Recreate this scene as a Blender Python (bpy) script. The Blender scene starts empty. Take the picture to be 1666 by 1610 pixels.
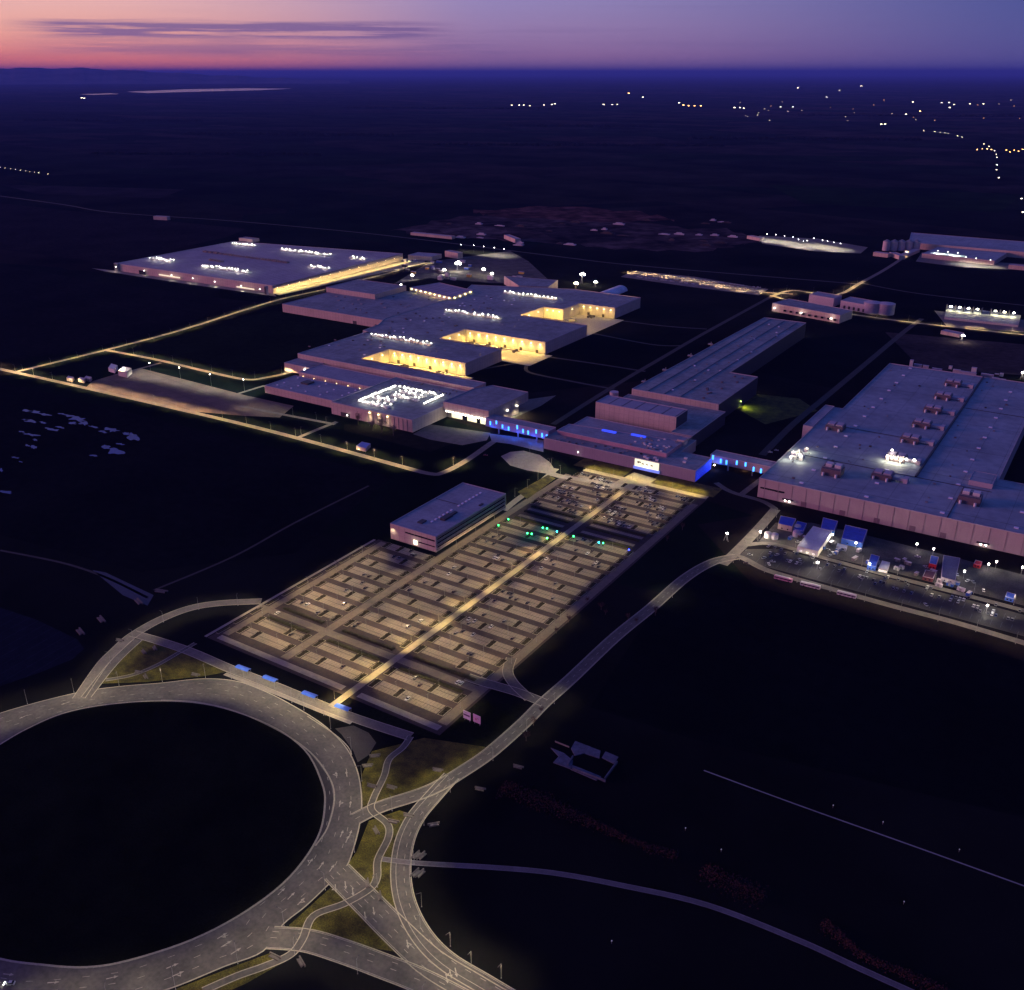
import bpy, bmesh, math, random
from mathutils import Vector, Matrix
random.seed(7)
R = math.radians
sc = bpy.context.scene
COL = sc.collection

# ---------------------------------------------------------------- camera
H = 364.0                                # drone height in metres
F_PX, PITCH, YAW = 1576.0, 0.4109, 0.5708  # focal length in photo pixels (1666 wide)
cam_d = bpy.data.cameras.new("camera"); cam = bpy.data.objects.new("camera", cam_d); COL.objects.link(cam)
cam.location = (0, 0, H)
cam.rotation_euler = (math.pi/2 - PITCH, 0, YAW)
cam_d.sensor_fit = 'HORIZONTAL'; cam_d.sensor_width = 36.0
cam_d.lens = 36.0 * F_PX / 1666.0
cam_d.clip_start = 1.0; cam_d.clip_end = 400000.0
sc.camera = cam

# ---------------------------------------------------------------- render look
sc.view_settings.view_transform = 'Standard'
sc.view_settings.look = 'None'
sc.view_settings.exposure = 0.0
sc.view_settings.gamma = 1.0
sc.render.engine = 'CYCLES'
sc.cycles.use_denoising = True
sc.cycles.use_light_tree = True
sc.cycles.sample_clamp_indirect = 2.0
sc.cycles.max_bounces = 4
sc.cycles.diffuse_bounces = 2
sc.cycles.glossy_bounces = 2
sc.cycles.volume_bounces = 0
sc.cycles.caustics_reflective = False
sc.cycles.caustics_refractive = False

# ---------------------------------------------------------------- world: dusk sky
SKY_STRENGTH = 1.0
w = bpy.data.worlds.new("World"); sc.world = w; w.use_nodes = True
nt = w.node_tree; N = nt.nodes; L = nt.links
bg = N['Background']; bg.inputs['Strength'].default_value = SKY_STRENGTH
def wn(t, **k):
    n = N.new(t)
    for a, b in k.items(): setattr(n, a, b)
    return n
def wmath(op, a, b=None, clamp=False):
    n = wn('ShaderNodeMath', operation=op, use_clamp=clamp)
    for i, v in enumerate((a, b)):
        if v is None: continue
        if isinstance(v, (int, float)): n.inputs[i].default_value = v
        else: L.new(v, n.inputs[i])
    return n.outputs[0]
def wstep(v, a, b):
    n = wn('ShaderNodeMapRange', interpolation_type='SMOOTHSTEP')
    L.new(v, n.inputs['Value']); n.inputs['From Min'].default_value = a; n.inputs['From Max'].default_value = b
    return n.outputs['Result']
tc = wn('ShaderNodeTexCoord'); sep = wn('ShaderNodeSeparateXYZ'); L.new(tc.outputs['Generated'], sep.inputs[0])
zz = sep.outputs[2]
hor = wn('ShaderNodeCombineXYZ'); L.new(sep.outputs[0], hor.inputs[0]); L.new(sep.outputs[1], hor.inputs[1])
nrm = wn('ShaderNodeVectorMath', operation='NORMALIZE'); L.new(hor.outputs[0], nrm.inputs[0])
SA = R(70)
dot = wn('ShaderNodeVectorMath', operation='DOT_PRODUCT'); L.new(nrm.outputs[0], dot.inputs[0])
dot.inputs[1].default_value = (-math.sin(SA), math.cos(SA), 0)
c = dot.outputs['Value']
t = wmath('POWER', wmath('MAXIMUM', zz, 0.0), 0.5)
def wramp(stops):
    n = wn('ShaderNodeValToRGB'); L.new(t, n.inputs[0]); e = n.color_ramp.elements
    while len(e) < len(stops): e.new(0.5)
    for el, (p, col) in zip(e, stops): el.position = p; el.color = (*col, 1)
    return n.outputs[0]
sun_r = wramp([(0, (1.0, .17, .15)), (.11, (1.05, .27, .20)), (.19, (1.0, .46, .36)), (.283, (.86, .54, .54)), (.42, (.34, .28, .55)), (.7, (.07, .08, .36)), (1, (.04, .065, .30))])
mid_r = wramp([(0, (.27, .14, .31)), (.12, (.37, .19, .36)), (.2, (.36, .24, .45)), (.283, (.31, .28, .55)), (.42, (.14, .14, .50)), (.7, (.06, .07, .34)), (1, (.04, .065, .30))])
awy_r = wramp([(0, (.11, .10, .30)), (.12, (.11, .10, .30)), (.2, (.09, .10, .31)), (.283, (.065, .09, .31)), (.42, (.04, .06, .27)), (.7, (.032, .055, .25)), (1, (.04, .065, .30))])
def wmix(f, a, b):
    n = wn('ShaderNodeMix', data_type='RGBA'); L.new(f, n.inputs[0])
    for i, v in ((6, a), (7, b)):
        if isinstance(v, tuple): n.inputs[i].default_value = (*v, 1)
        else: L.new(v, n.inputs[i])
    return n.outputs[2]
sky = wmix(wstep(c, .40, .86), awy_r, mid_r)
sky = wmix(wstep(c, .80, .995), sky, sun_r)
# thin streaks of stratus low in the west
az = wmath('ARCTAN2', sep.outputs[0], sep.outputs[1])     # 0 at +Y, negative to the left
comb = wn('ShaderNodeCombineXYZ'); L.new(wmath('MULTIPLY', az, 5.0), comb.inputs[0]); L.new(wmath('MULTIPLY', zz, 170.0), comb.inputs[1])
nz = wn('ShaderNodeTexNoise'); nz.inputs['Scale'].default_value = 1.0; nz.inputs['Detail'].default_value = 7.0; nz.inputs['Roughness'].default_value = .62
L.new(comb.outputs[0], nz.inputs['Vector'])
def band(v, lo, hi, soft):
    return wmath('MULTIPLY', wstep(v, lo, lo + soft), wmath('SUBTRACT', 1.0, wstep(v, hi - soft, hi)))
m1 = wmath('MULTIPLY', band(az, -1.03, -.60, .10), band(zz, .026, .046, .008))
m2 = wmath('MULTIPLY', band(az, -1.06, -.50, .14), band(zz, .010, .032, .008))
cl = wmath('ADD', wmath('MULTIPLY', m1, 1.7), wmath('MULTIPLY', m2, .62))
cl = wmath('MULTIPLY', cl, wstep(nz.outputs['Fac'], .36, .60), True)
sky = wmix(wmath('MULTIPLY', cl, .85), sky, (.20, .12, .31))
nz2 = wn('ShaderNodeTexNoise'); nz2.inputs['Scale'].default_value = .6; nz2.inputs['Detail'].default_value = 4.0
L.new(comb.outputs[0], nz2.inputs['Vector'])
sky = wmix(wmath('MULTIPLY', wstep(nz2.outputs['Fac'], .5, .8), wmath('MULTIPLY', wmath('SUBTRACT', 1.0, wstep(zz, .02, .12)), .25)), sky, (.14, .09, .26))
L.new(sky, bg.inputs['Color'])

# ---------------------------------------------------------------- afterglow (a wide, very weak low sun)
def add_sun(az_left, elev, strength, col, angle):
    ld = bpy.data.lights.new("sunset_glow", 'SUN'); ld.energy = strength; ld.color = col; ld.angle = R(angle)
    o = bpy.data.objects.new("sunset_glow", ld); COL.objects.link(o)
    d = Vector((-math.sin(R(az_left)) * math.cos(R(elev)), math.cos(R(az_left)) * math.cos(R(elev)), math.sin(R(elev))))
    o.rotation_euler = d.to_track_quat('Z', 'Y').to_euler()
add_sun(116, 4.0, 3.0, (1.0, .36, .50), 22)

# ---------------------------------------------------------------- pixel (on the ground) -> place
_fw = Vector((-math.sin(YAW)*math.cos(PITCH), math.cos(YAW)*math.cos(PITCH), -math.sin(PITCH)))
_rt = Vector((math.cos(YAW), math.sin(YAW), 0)); _up = _rt.cross(_fw)
def P(x, y, z=0.0):
    d = _fw*F_PX + _rt*(x-833) - _up*(y-805)
    k = (z-H)/d.z
    return (d.x*k, d.y*k)

# ---------------------------------------------------------------- materials
MATS = {}
def mat(name, col, rough=.85, var=.2, scale=.08, col2=None, metal=0.0, spec=.3, seams=None, fine=1.0, bump=0.0):
    if name in MATS: return MATS[name]
    m = bpy.data.materials.new(name); m.use_nodes = True; MATS[name] = m
    n, l = m.node_tree.nodes, m.node_tree.links
    b = n['Principled BSDF']; b.inputs['Roughness'].default_value = rough; b.inputs['Metallic'].default_value = metal
    b.inputs['Specular IOR Level'].default_value = spec
    geo = n.new('ShaderNodeNewGeometry')
    t1 = n.new('ShaderNodeTexNoise'); t1.inputs['Scale'].default_value = scale; t1.inputs['Detail'].default_value = 8; t1.inputs['Roughness'].default_value = .6
    l.new(geo.outputs['Position'], t1.inputs['Vector'])
    r = n.new('ShaderNodeMapRange'); l.new(t1.outputs['Fac'], r.inputs['Value']); r.inputs['From Min'].default_value = .32; r.inputs['From Max'].default_value = .68
    mx = n.new('ShaderNodeMix'); mx.data_type = 'RGBA'; l.new(r.outputs[0], mx.inputs[0])
    a = tuple(v*(1-var) for v in col); c2 = col2 or tuple(min(1, v*(1+var)) for v in col)
    mx.inputs[6].default_value = (*a, 1); mx.inputs[7].default_value = (*c2, 1)
    out = mx.outputs[2]
    t2 = n.new('ShaderNodeTexNoise'); t2.inputs['Scale'].default_value = fine; t2.inputs['Detail'].default_value = 5
    l.new(geo.outputs['Position'], t2.inputs['Vector'])
    r2 = n.new('ShaderNodeMapRange'); l.new(t2.outputs['Fac'], r2.inputs['Value']); r2.inputs['To Min'].default_value = 1-var*.8; r2.inputs['To Max'].default_value = 1+var*.8
    r2.inputs['From Min'].default_value = .3; r2.inputs['From Max'].default_value = .7
    vm = n.new('ShaderNodeVectorMath'); vm.operation = 'SCALE'; l.new(out, vm.inputs[0]); l.new(r2.outputs[0], vm.inputs['Scale'])
    out = vm.outputs[0]
    if seams:
        # dark seams between sheets: (axis weights, pitch, line fraction, darkness)
        for wts, pitch, frac, dark in seams:
            dt = n.new('ShaderNodeVectorMath'); dt.operation = 'DOT_PRODUCT'; l.new(geo.outputs['Position'], dt.inputs[0]); dt.inputs[1].default_value = tuple(v/pitch for v in wts)
            fr = n.new('ShaderNodeMath'); fr.operation = 'FRACT'; l.new(dt.outputs['Value'], fr.inputs[0])
            lt = n.new('ShaderNodeMath'); lt.operation = 'LESS_THAN'; l.new(fr.outputs[0], lt.inputs[0]); lt.inputs[1].default_value = frac
            ml = n.new('ShaderNodeMath'); ml.operation = 'MULTIPLY_ADD'; l.new(lt.outputs[0], ml.inputs[0]); ml.inputs[1].default_value = -dark; ml.inputs[2].default_value = 1
            v2 = n.new('ShaderNodeVectorMath'); v2.operation = 'SCALE'; l.new(out, v2.inputs[0]); l.new(ml.outputs[0], v2.inputs['Scale']); out = v2.outputs[0]
    l.new(out, b.inputs['Base Color'])
    if bump:
        bp = n.new('ShaderNodeBump'); bp.inputs['Strength'].default_value = bump; bp.inputs['Distance'].default_value = .5
        l.new(t2.outputs['Fac'], bp.inputs['Height']); l.new(bp.outputs[0], b.inputs['Normal'])
    return m
def emis(name, col, strength):
    if name in MATS: return MATS[name]
    m = bpy.data.materials.new(name); m.use_nodes = True; MATS[name] = m
    b = m.node_tree.nodes['Principled BSDF']; b.inputs['Base Color'].default_value = (*[v*.5 for v in col], 1)
    b.inputs['Emission Color'].default_value = (*col, 1); b.inputs['Emission Strength'].default_value = strength
    return m

ASPH = mat('asphalt', (.092, .090, .080), .8, .24, .07, fine=.5)
ASPH_D = mat('dark_asphalt', (.045, .042, .040), .8, .2, .1)
ASPH_W = mat('pale_asphalt', (.15, .135, .12), .85, .2, .15)
AISLE = mat('aisle_asphalt', (.036, .026, .024), .85, .25, .2)
PAVER = mat('stall_pavers', (.20, .172, .138), .85, .30, .035, seams=[((1, 0, 0), 2.5, .14, .38)])
CONC = mat('concrete', (.24, .22, .19), .85, .15, .2)
KERB = mat('kerb_stone', (.32, .30, .24), .8, .1, 1.0)
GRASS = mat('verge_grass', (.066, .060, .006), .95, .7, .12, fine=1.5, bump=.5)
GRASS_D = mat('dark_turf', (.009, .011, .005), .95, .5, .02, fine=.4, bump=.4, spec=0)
HEDGE = mat('hedge_leaves', (.030, .032, .012), .95, .4, .8, fine=3)
PAINT = mat('road_paint', (.30, .285, .25), .7, .15, 1.0)
ROOF = mat('roof_membrane', (.25, .28, .28), .7, .24, .025, seams=[((1, 0, 0), 14, .05, .22), ((0, 1, 0), 45, .015, .45)], fine=.14)
ROOF2 = mat('roof_sheet', (.29, .31, .34), .6, .16, .05, seams=[((0, 1, 0), 6.0, .05, .25)], fine=.3)
ROOF_B = mat('blue_tarpaulin_roof', (.03, .08, .50), .5, .2, .2)
WALL = mat('wall_cladding', (.54, .44, .37), .6, .12, .05, seams=[((1, 1, 0), 6.0, .10, .22), ((0, 0, 1), 5.0, .06, .18)])
WALLV = mat('violet_cladding', (.33, .28, .33), .6, .06, .1, seams=[((1, 1, 0), 3.0, .07, .15)])
WALLD = mat('grey_cladding', (.20, .20, .21), .6, .1, .1, seams=[((1, 1, 0), 6.0, .05, .15)])
WALLY = mat('cream_dock_cladding', (.62, .58, .48), .6, .05, .1, seams=[((1, 1, 0), 6.0, .06, .2)])
METAL = mat('galvanised_metal', (.26, .26, .27), .45, .12, 2.0, metal=.3)
METAL_D = mat('dark_metal', (.05, .05, .055), .5, .2, 2.0)
UNIT = mat('plant_housing', (.14, .11, .12), .6, .15, 1.0)
UNIT_L = mat('white_plant_housing', (.7, .68, .66), .5, .08, 1.0)
GLASS = mat('dark_glass', (.02, .022, .03), .12, .2, 1.0, spec=.8)
TRIM = mat('parapet_trim', (.48, .42, .46), .5, .08, 1.0)
WATER = mat('pond_water', (.008, .045, .24), .15, .3, .05, spec=.2)
EARTH = mat('bare_earth', (.055, .038, .036), .95, .45, .02, fine=.15)
SCRUB = mat('reddish_scrub_leaves', (.030, .010, .011), .9, .4, .5)
BARK = mat('bark', (.10, .08, .07), .9, .2, 2)
LEAF = mat('tree_leaves', (.07, .06, .035), .9, .4, 1)
SIGNW = mat('sign_white', (.75, .70, .76), .6, .04, 1.0)
SIGNP = mat('sign_pink', (.62, .42, .58), .6, .06, .6)
DARKP = mat('sign_print', (.10, .05, .12), .6, .1, 1.0)
ROOFBLUE = mat('shelter_roof_blue', (.05, .13, .62), .4, .08, .5)
RED = mat('red_panel', (.50, .03, .04), .5, .1, .5)
TYRE = mat('tyre_rubber', (.02, .02, .02), .8, .1, 3)
LENS = emis('lamp_lens', (1.0, .80, .48), 30)
BULB = emis('lamp_bulb_white', (1.0, .93, .82), 26)
BULB_Y = emis('lamp_bulb_yellow', (1.0, .74, .30), 22)
NEON = emis('neon_ice_blue', (.05, .30, 1.0), 3.6)
GREENL = emis('green_led', (.05, 1.0, .25), 9)
TEALL = emis('teal_led', (.03, .6, 1.0), 9)
BLUEL = emis('blue_led', (.05, .08, 1.0), 9)
SIGNLIT = emis('lit_sign_face', (1.0, .93, .66), 1.15)
SIGNBLUE = emis('lit_blue_strip', (.22, .30, 1.0), .8)
WINLIT = emis('lit_window', (1.0, .93, .72), 1.6)
SKYL = mat('skylight_dome', (.80, .80, .92), .3, .05, 1.0)

# ---------------------------------------------------------------- mesh builder
class MB:
    def __init__(s): s.v = []; s.f = []
    def quad(s, pts):
        b = len(s.v); s.v += [tuple(p) for p in pts]; s.f.append(tuple(range(b, b+len(pts)))); return s
    def prism(s, pts, z0, z1, top=True, sides=True, bottom=False):
        n = len(pts); area = sum(pts[i][0]*pts[(i+1) % n][1]-pts[(i+1) % n][0]*pts[i][1] for i in range(n))
        if area < 0: pts = pts[::-1]
        b = len(s.v)
        s.v += [(p[0], p[1], z0) for p in pts] + [(p[0], p[1], z1) for p in pts]
        if sides:
            for i in range(n):
                j = (i+1) % n; s.f.append((b+i, b+j, b+n+j, b+n+i))
        if top: s.f.append(tuple(range(b+n, b+2*n)))
        if bottom: s.f.append(tuple(range(b+n-1, b-1, -1)))
        return s
    def box(s, x0, x1, y0, y1, z0, z1, bottom=False):
        x0, x1 = sorted((x0, x1)); y0, y1 = sorted((y0, y1))
        return s.prism([(x0, y0), (x1, y0), (x1, y1), (x0, y1)], z0, z1, bottom=bottom)
    def tube(s, a, b_, r, n=6, r2=None):
        a = Vector(a); b_ = Vector(b_); d = (b_-a).normalized(); u = d.orthogonal().normalized(); w_ = d.cross(u); r2 = r if r2 is None else r2
        k = len(s.v)
        for i in range(n):
            q = 2*math.pi*i/n; s.v.append(tuple(a+(u*math.cos(q)+w_*math.sin(q))*r))
        for i in range(n):
            q = 2*math.pi*i/n; s.v.append(tuple(b_+(u*math.cos(q)+w_*math.sin(q))*r2))
        for i in range(n):
            j = (i+1) % n; s.f.append((k+i, k+j, k+n+j, k+n+i))
        s.f.append(tuple(range(k+n-1, k-1, -1))); s.f.append(tuple(range(k+n, k+2*n)))
        return s
    def ring(s, pts, z0, z1, wd):
        # a low wall of width wd just inside a closed outline (parapet)
        n = len(pts); area = sum(pts[i][0]*pts[(i+1) % n][1]-pts[(i+1) % n][0]*pts[i][1] for i in range(n))
        if area < 0: pts = pts[::-1]
        inner = offset(pts, wd)
        for i in range(n):
            j = (i+1) % n
            a, b_, c_, d = pts[i], pts[j], inner[j], inner[i]
            s.quad([(*a, z0), (*b_, z0), (*b_, z1), (*a, z1)]); s.quad([(*a, z1), (*b_, z1), (*c_, z1), (*d, z1)])
            s.quad([(*c_, z0), (*d, z0), (*d, z1), (*c_, z1)])
        return s
    def build(s, name, m, parent=None, kind=None):
        ox, oy, oz = (parent['_o'] if parent is not None and '_o' in parent else (0, 0, 0))
        me = bpy.data.meshes.new(name); me.from_pydata([(x-ox, y-oy, z-oz) for x, y, z in s.v], [], s.f); me.materials.append(m)
        me.validate(); me.update()
        o = bpy.data.objects.new(name, me); COL.objects.link(o)
        if parent is not None: o.parent = parent
        if kind: o['kind'] = kind
        return o
def offset(pts, d):
    n = len(pts); out = []
    for i in range(n):
        a, b, c_ = Vector(pts[i-1]), Vector(pts[i]), Vector(pts[(i+1) % n])
        e1 = (b-a).normalized(); e2 = (c_-b).normalized(); n1 = Vector((-e1.y, e1.x)); n2 = Vector((-e2.y, e2.x))
        m = (n1+n2); m = m/max(.3, m.dot(n1)) if m.length > 1e-6 else n1
        out.append(tuple(b+m*d))
    return out
def tag(o, label=None, cat=None, group=None, kind=None):
    if label: o['label'] = label
    if cat: o['category'] = cat
    if group: o['group'] = group
    if kind: o['kind'] = kind
    return o
def thing(name, label, cat, loc=(0, 0, 0), rz=0.0, group=None):
    o = bpy.data.objects.new(name, None); COL.objects.link(o); o.location = loc; o.rotation_euler = (0, 0, rz); o.empty_display_size = 2
    o['_o'] = [float(v) for v in loc]
    return tag(o, label, cat, group)
def copy_tree(o, loc, rz, label, group=None):
    c_ = o.copy(); COL.objects.link(c_); c_.location = loc; c_.rotation_euler = (0, 0, rz); c_['label'] = label
    if group: c_['group'] = group
    for ch in o.children:
        k = ch.copy(); COL.objects.link(k); k.parent = c_
        for g in ch.children:
            q = g.copy(); COL.objects.link(q); q.parent = k
    return c_
def batwing(ld, lim=5.0):
    # street-lamp optics: more light sideways than straight down, so the road is lit evenly
    ld.use_nodes = True; n, l = ld.node_tree.nodes, ld.node_tree.links; e = n['Emission']
    t_ = n.new('ShaderNodeTexCoord'); sp_ = n.new('ShaderNodeSeparateXYZ'); l.new(t_.outputs['Normal'], sp_.inputs[0])
    a = n.new('ShaderNodeMath'); a.operation = 'ABSOLUTE'; l.new(sp_.outputs[2], a.inputs[0])
    p = n.new('ShaderNodeMath'); p.operation = 'POWER'; l.new(a.outputs[0], p.inputs[0]); p.inputs[1].default_value = -2.7
    m = n.new('ShaderNodeMath'); m.operation = 'MINIMUM'; l.new(p.outputs[0], m.inputs[0]); m.inputs[1].default_value = lim
    l.new(m.outputs[0], e.inputs['Strength'])
def light(kind, loc, energy, col, parent=None, size=.3, cone=150, direction=None, name='lamp_light', blend=1.0, bat=False, size_y=None):
    ld = bpy.data.lights.new(name, kind); ld.energy = energy; ld.color = col
    if bat: batwing(ld)
    if kind == 'AREA': ld.shape = 'RECTANGLE'; ld.size = size; ld.size_y = size_y or size; ld.spread = R(cone)
    if kind in ('POINT', 'SPOT'): ld.shadow_soft_size = size
    if kind == 'SPOT': ld.spot_size = R(cone); ld.spot_blend = blend
    o = bpy.data.objects.new(name, ld); COL.objects.link(o)
    if parent is not None:
        ox, oy, oz = parent['_o']; loc = (loc[0]-ox, loc[1]-oy, loc[2]-oz); o.parent = parent
    o.location = loc
    if direction: o.rotation_euler = Vector(direction).to_track_quat('-Z', 'Y').to_euler()
    return o
ORD = ['first', 'second', 'third', 'fourth', 'fifth', 'sixth', 'seventh', 'eighth', 'ninth', 'tenth', 'eleventh', 'twelfth', 'thirteenth', 'fourteenth', 'fifteenth', 'sixteenth', 'seventeenth', 'eighteenth', 'nineteenth', 'twentieth', 'twenty-first', 'twenty-second', 'twenty-third', 'twenty-fourth', 'twenty-fifth', 'twenty-sixth', 'twenty-seventh', 'twenty-eighth', 'twenty-ninth', 'thirtieth', 'thirty-first', 'thirty-second', 'thirty-third', 'thirty-fourth', 'thirty-fifth', 'thirty-sixth']

# ---------------------------------------------------------------- flat structure sheets
def spline(pts, n=6, closed=False):
    out = []; m = len(pts)
    for i in range(m if closed else m-1):
        p0 = pts[(i-1) % m] if closed or i > 0 else pts[0]; p1 = pts[i]; p2 = pts[(i+1) % m]; p3 = pts[(i+2) % m] if closed or i+2 < m else pts[-1]
        for k in range(n):
            u = k/n
            out.append(tuple(.5*((2*p1[a])+(-p0[a]+p2[a])*u+(2*p0[a]-5*p1[a]+4*p2[a]-p3[a])*u*u+(-p0[a]+3*p1[a]-3*p2[a]+p3[a])*u**3) for a in (0, 1)))
    if not closed: out.append(tuple(pts[-1]))
    return out
def rect_(x0, x1, y0, y1): return [(x0, y0), (x1, y0), (x1, y1), (x0, y1)]
def PX(l, z=0): return [P(x, y, z) for x, y in l]
def sheet(name, pts, z, m, kind='structure'):
    bm = bmesh.new(); vs = [bm.verts.new((x, y, z)) for x, y in pts]; f = bm.faces.new(vs)
    if f.normal.z < 0 or True:
        bm.normal_update()
        if f.normal.z < 0: f.normal_flip()
    bmesh.ops.triangulate(bm, faces=bm.faces[:])
    me = bpy.data.meshes.new(name); bm.to_mesh(me); bm.free(); me.materials.append(m)
    o = bpy.data.objects.new(name, me); COL.objects.link(o); o['kind'] = kind
    return o
def offs(line, d):
    out = []
    for i, p in enumerate(line):
        a = Vector(line[max(0, i-1)]); b = Vector(line[min(len(line)-1, i+1)]); e = (b-a).normalized()
        out.append((p[0]-e.y*d, p[1]+e.x*d))
    return out
def strip(mb, line, d0, d1, z):
    a, b = offs(line, d0), offs(line, d1)
    for i in range(len(line)-1):
        mb.quad([(*a[i], z), (*a[i+1], z), (*b[i+1], z), (*b[i], z)] if d0 > d1 else [(*b[i], z), (*b[i+1], z), (*a[i+1], z), (*a[i], z)])
ROADS = {}
def road(name, px, width, z, m, kerb=0.0, world=False, smooth=True, dashes=None, kz=.10, kmat=None):
    pts = px if world else PX(px)
    line = spline(pts, 6) if smooth else pts
    mb = MB(); strip(mb, line, width/2, -width/2, z); o = mb.build(name, m, kind='structure')
    if kerb:
        kb = MB()
        for s in (1, -1):
            a, b = offs(line, s*width/2), offs(line, s*(width/2+kerb))
            for i in range(len(line)-1):
                kb.quad([(*a[i], z+kz), (*a[i+1], z+kz), (*b[i+1], z+kz), (*b[i], z+kz)] if s < 0 else [(*b[i], z+kz), (*b[i+1], z+kz), (*a[i+1], z+kz), (*a[i], z+kz)])
                kb.quad([(*a[i], z-.02), (*a[i+1], z-.02), (*a[i+1], z+kz), (*a[i], z+kz)])
                kb.quad([(*b[i], z-.02), (*b[i+1], z-.02), (*b[i+1], z+kz), (*b[i], z+kz)])
        kb.build('kerb', kmat or KERB, kind='structure')
    return line
def walk(line, step, start=0.0):
    out = []; nxt = start; acc = 0.0
    for i in range(len(line)-1):
        a, b = Vector(line[i]), Vector(line[i+1]); d = (b-a).length
        if d < 1e-6: continue
        while nxt <= acc+d:
            p = a+(b-a)*((nxt-acc)/d); e = (b-a)/d; out.append((p.x, p.y, e.x, e.y)); nxt += step
        acc += d
    return out
MARKS = MB()
def dash_line(line, off, z, dash=3.0, gap=9.0, wd=.13):
    for x, y, ex, ey in walk(offs(line, off), dash+gap):
        a = Vector((x, y)); e = Vector((ex, ey)); n = Vector((-ey, ex))*wd; b = a+e*dash
        MARKS.quad([(*(a-n), z), (*(b-n), z), (*(b+n), z), (*(a+n), z)])
def solid_line(line, off, z, wd=.15): strip(MARKS, offs(line, off), wd, -wd, z)
def arrow(x, y, ex, ey, z, turn=0):
    a = Vector((x, y)); e = Vector((ex, ey)).normalized(); n = Vector((-e.y, e.x))
    def q(l): MARKS.quad([(*(a+e*u+n*v), z) for u, v in l])
    q([(-2.6, -.25), (.6, -.25), (.6, .25), (-2.6, .25)]); q([(.6, -.8), (2.6, 0), (.6, .8)])
    if turn: q([(-1.2, 0), (-.7, 0), (.6, 1.3*turn), (.1, 1.5*turn)]); q([(-.4, 1.0*turn), (1.0, .9*turn), (.6, 2.1*turn)])

# ================================================================ GROUND
gm = bpy.data.materials.new('field_ground'); gm.use_nodes = True
n_, l_ = gm.node_tree.nodes, gm.node_tree.links; b_ = n_['Principled BSDF']; b_.inputs['Roughness'].default_value = .95; b_.inputs['Specular IOR Level'].default_value = 0
g = n_.new('ShaderNodeNewGeometry'); mp = n_.new('ShaderNodeMapping'); mp.inputs['Rotation'].default_value = (0, 0, .35); mp.inputs['Scale'].default_value = (1/900, 1/420, 1)
l_.new(g.outputs['Position'], mp.inputs['Vector'])
vo = n_.new('ShaderNodeTexVoronoi'); vo.distance = 'CHEBYCHEV'; vo.inputs['Scale'].default_value = 1.0; l_.new(mp.outputs[0], vo.inputs['Vector'])
sp = n_.new('ShaderNodeSeparateColor'); l_.new(vo.outputs['Color'], sp.inputs[0])
cr = n_.new('ShaderNodeValToRGB'); l_.new(sp.outputs[0], cr.inputs[0]); ce = cr.color_ramp.elements
for _ in range(3): ce.new(.5)
for el, (p_, c_) in zip(ce, [(0, (.004, .005, .004)), (.35, (.008, .008, .007)), (.6, (.005, .008, .005)), (.85, (.015, .011, .010)), (1, (.011, .010, .009))]): el.position = p_; el.color = (*c_, 1)
no = n_.new('ShaderNodeTexNoise'); no.inputs['Scale'].default_value = .004; no.inputs['Detail'].default_value = 9; no.inputs['Roughness'].default_value = .65; l_.new(g.outputs['Position'], no.inputs['Vector'])
mr = n_.new('ShaderNodeMapRange'); l_.new(no.outputs['Fac'], mr.inputs['Value']); mr.inputs['From Min'].default_value = .3; mr.inputs['From Max'].default_value = .7; mr.inputs['To Min'].default_value = .2; mr.inputs['To Max'].default_value = 2.1
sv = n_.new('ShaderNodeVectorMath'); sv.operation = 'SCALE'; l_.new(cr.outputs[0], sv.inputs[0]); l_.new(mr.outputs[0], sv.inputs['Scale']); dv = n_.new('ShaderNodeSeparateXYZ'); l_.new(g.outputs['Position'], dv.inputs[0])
haze_fade = n_.new('ShaderNodeMapRange'); l_.new(dv.outputs[1], haze_fade.inputs['Value']); haze_fade.inputs['From Min'].default_value = 1500; haze_fade.inputs['From Max'].default_value = 16000; haze_fade.inputs['To Min'].default_value = 1.0; haze_fade.inputs['To Max'].default_value = 4.5  # ground gets paler with distance, haze put into its colour
s2_ = n_.new('ShaderNodeVectorMath'); s2_.operation = 'SCALE'; l_.new(sv.outputs[0], s2_.inputs[0]); l_.new(haze_fade.outputs[0], s2_.inputs['Scale']); l_.new(s2_.outputs[0], b_.inputs['Base Color'])
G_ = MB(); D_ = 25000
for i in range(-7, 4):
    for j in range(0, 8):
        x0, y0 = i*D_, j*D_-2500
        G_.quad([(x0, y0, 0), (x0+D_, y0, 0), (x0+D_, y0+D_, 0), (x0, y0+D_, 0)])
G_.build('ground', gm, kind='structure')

# low hills on the western horizon
hm = MB(); pr = []
for i in range(60):
    x = -140 + i*12; a = math.atan((x-833)/1576.0*1.0)
    az_ = YAW - math.atan((x-833)/math.sqrt(F_PX**2+687**2)); D = 46000
    u = min(1, max(0, (560-x)/420.0)); hgt = 60 + u**1.1*480 + 22*math.sin(i*.9) + 12*math.sin(i*2.3)
    pr.append((-math.sin(az_)*D, math.cos(az_)*D, hgt, az_))
for i in range(len(pr)-1):
    a, b = pr[i], pr[i+1]
    def fo(p, k): return (-math.sin(p[3])*k, math.cos(p[3])*k, 0)
    hm.quad([fo(a, 40000), fo(b, 40000), b[:3], a[:3]]); hm.quad([a[:3], b[:3], fo(b, 54000), fo(a, 54000)])
hm.build('hills', mat('far_hill', (.16, .15, .17), .95, .3, .0008, spec=0), kind='structure')

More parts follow.
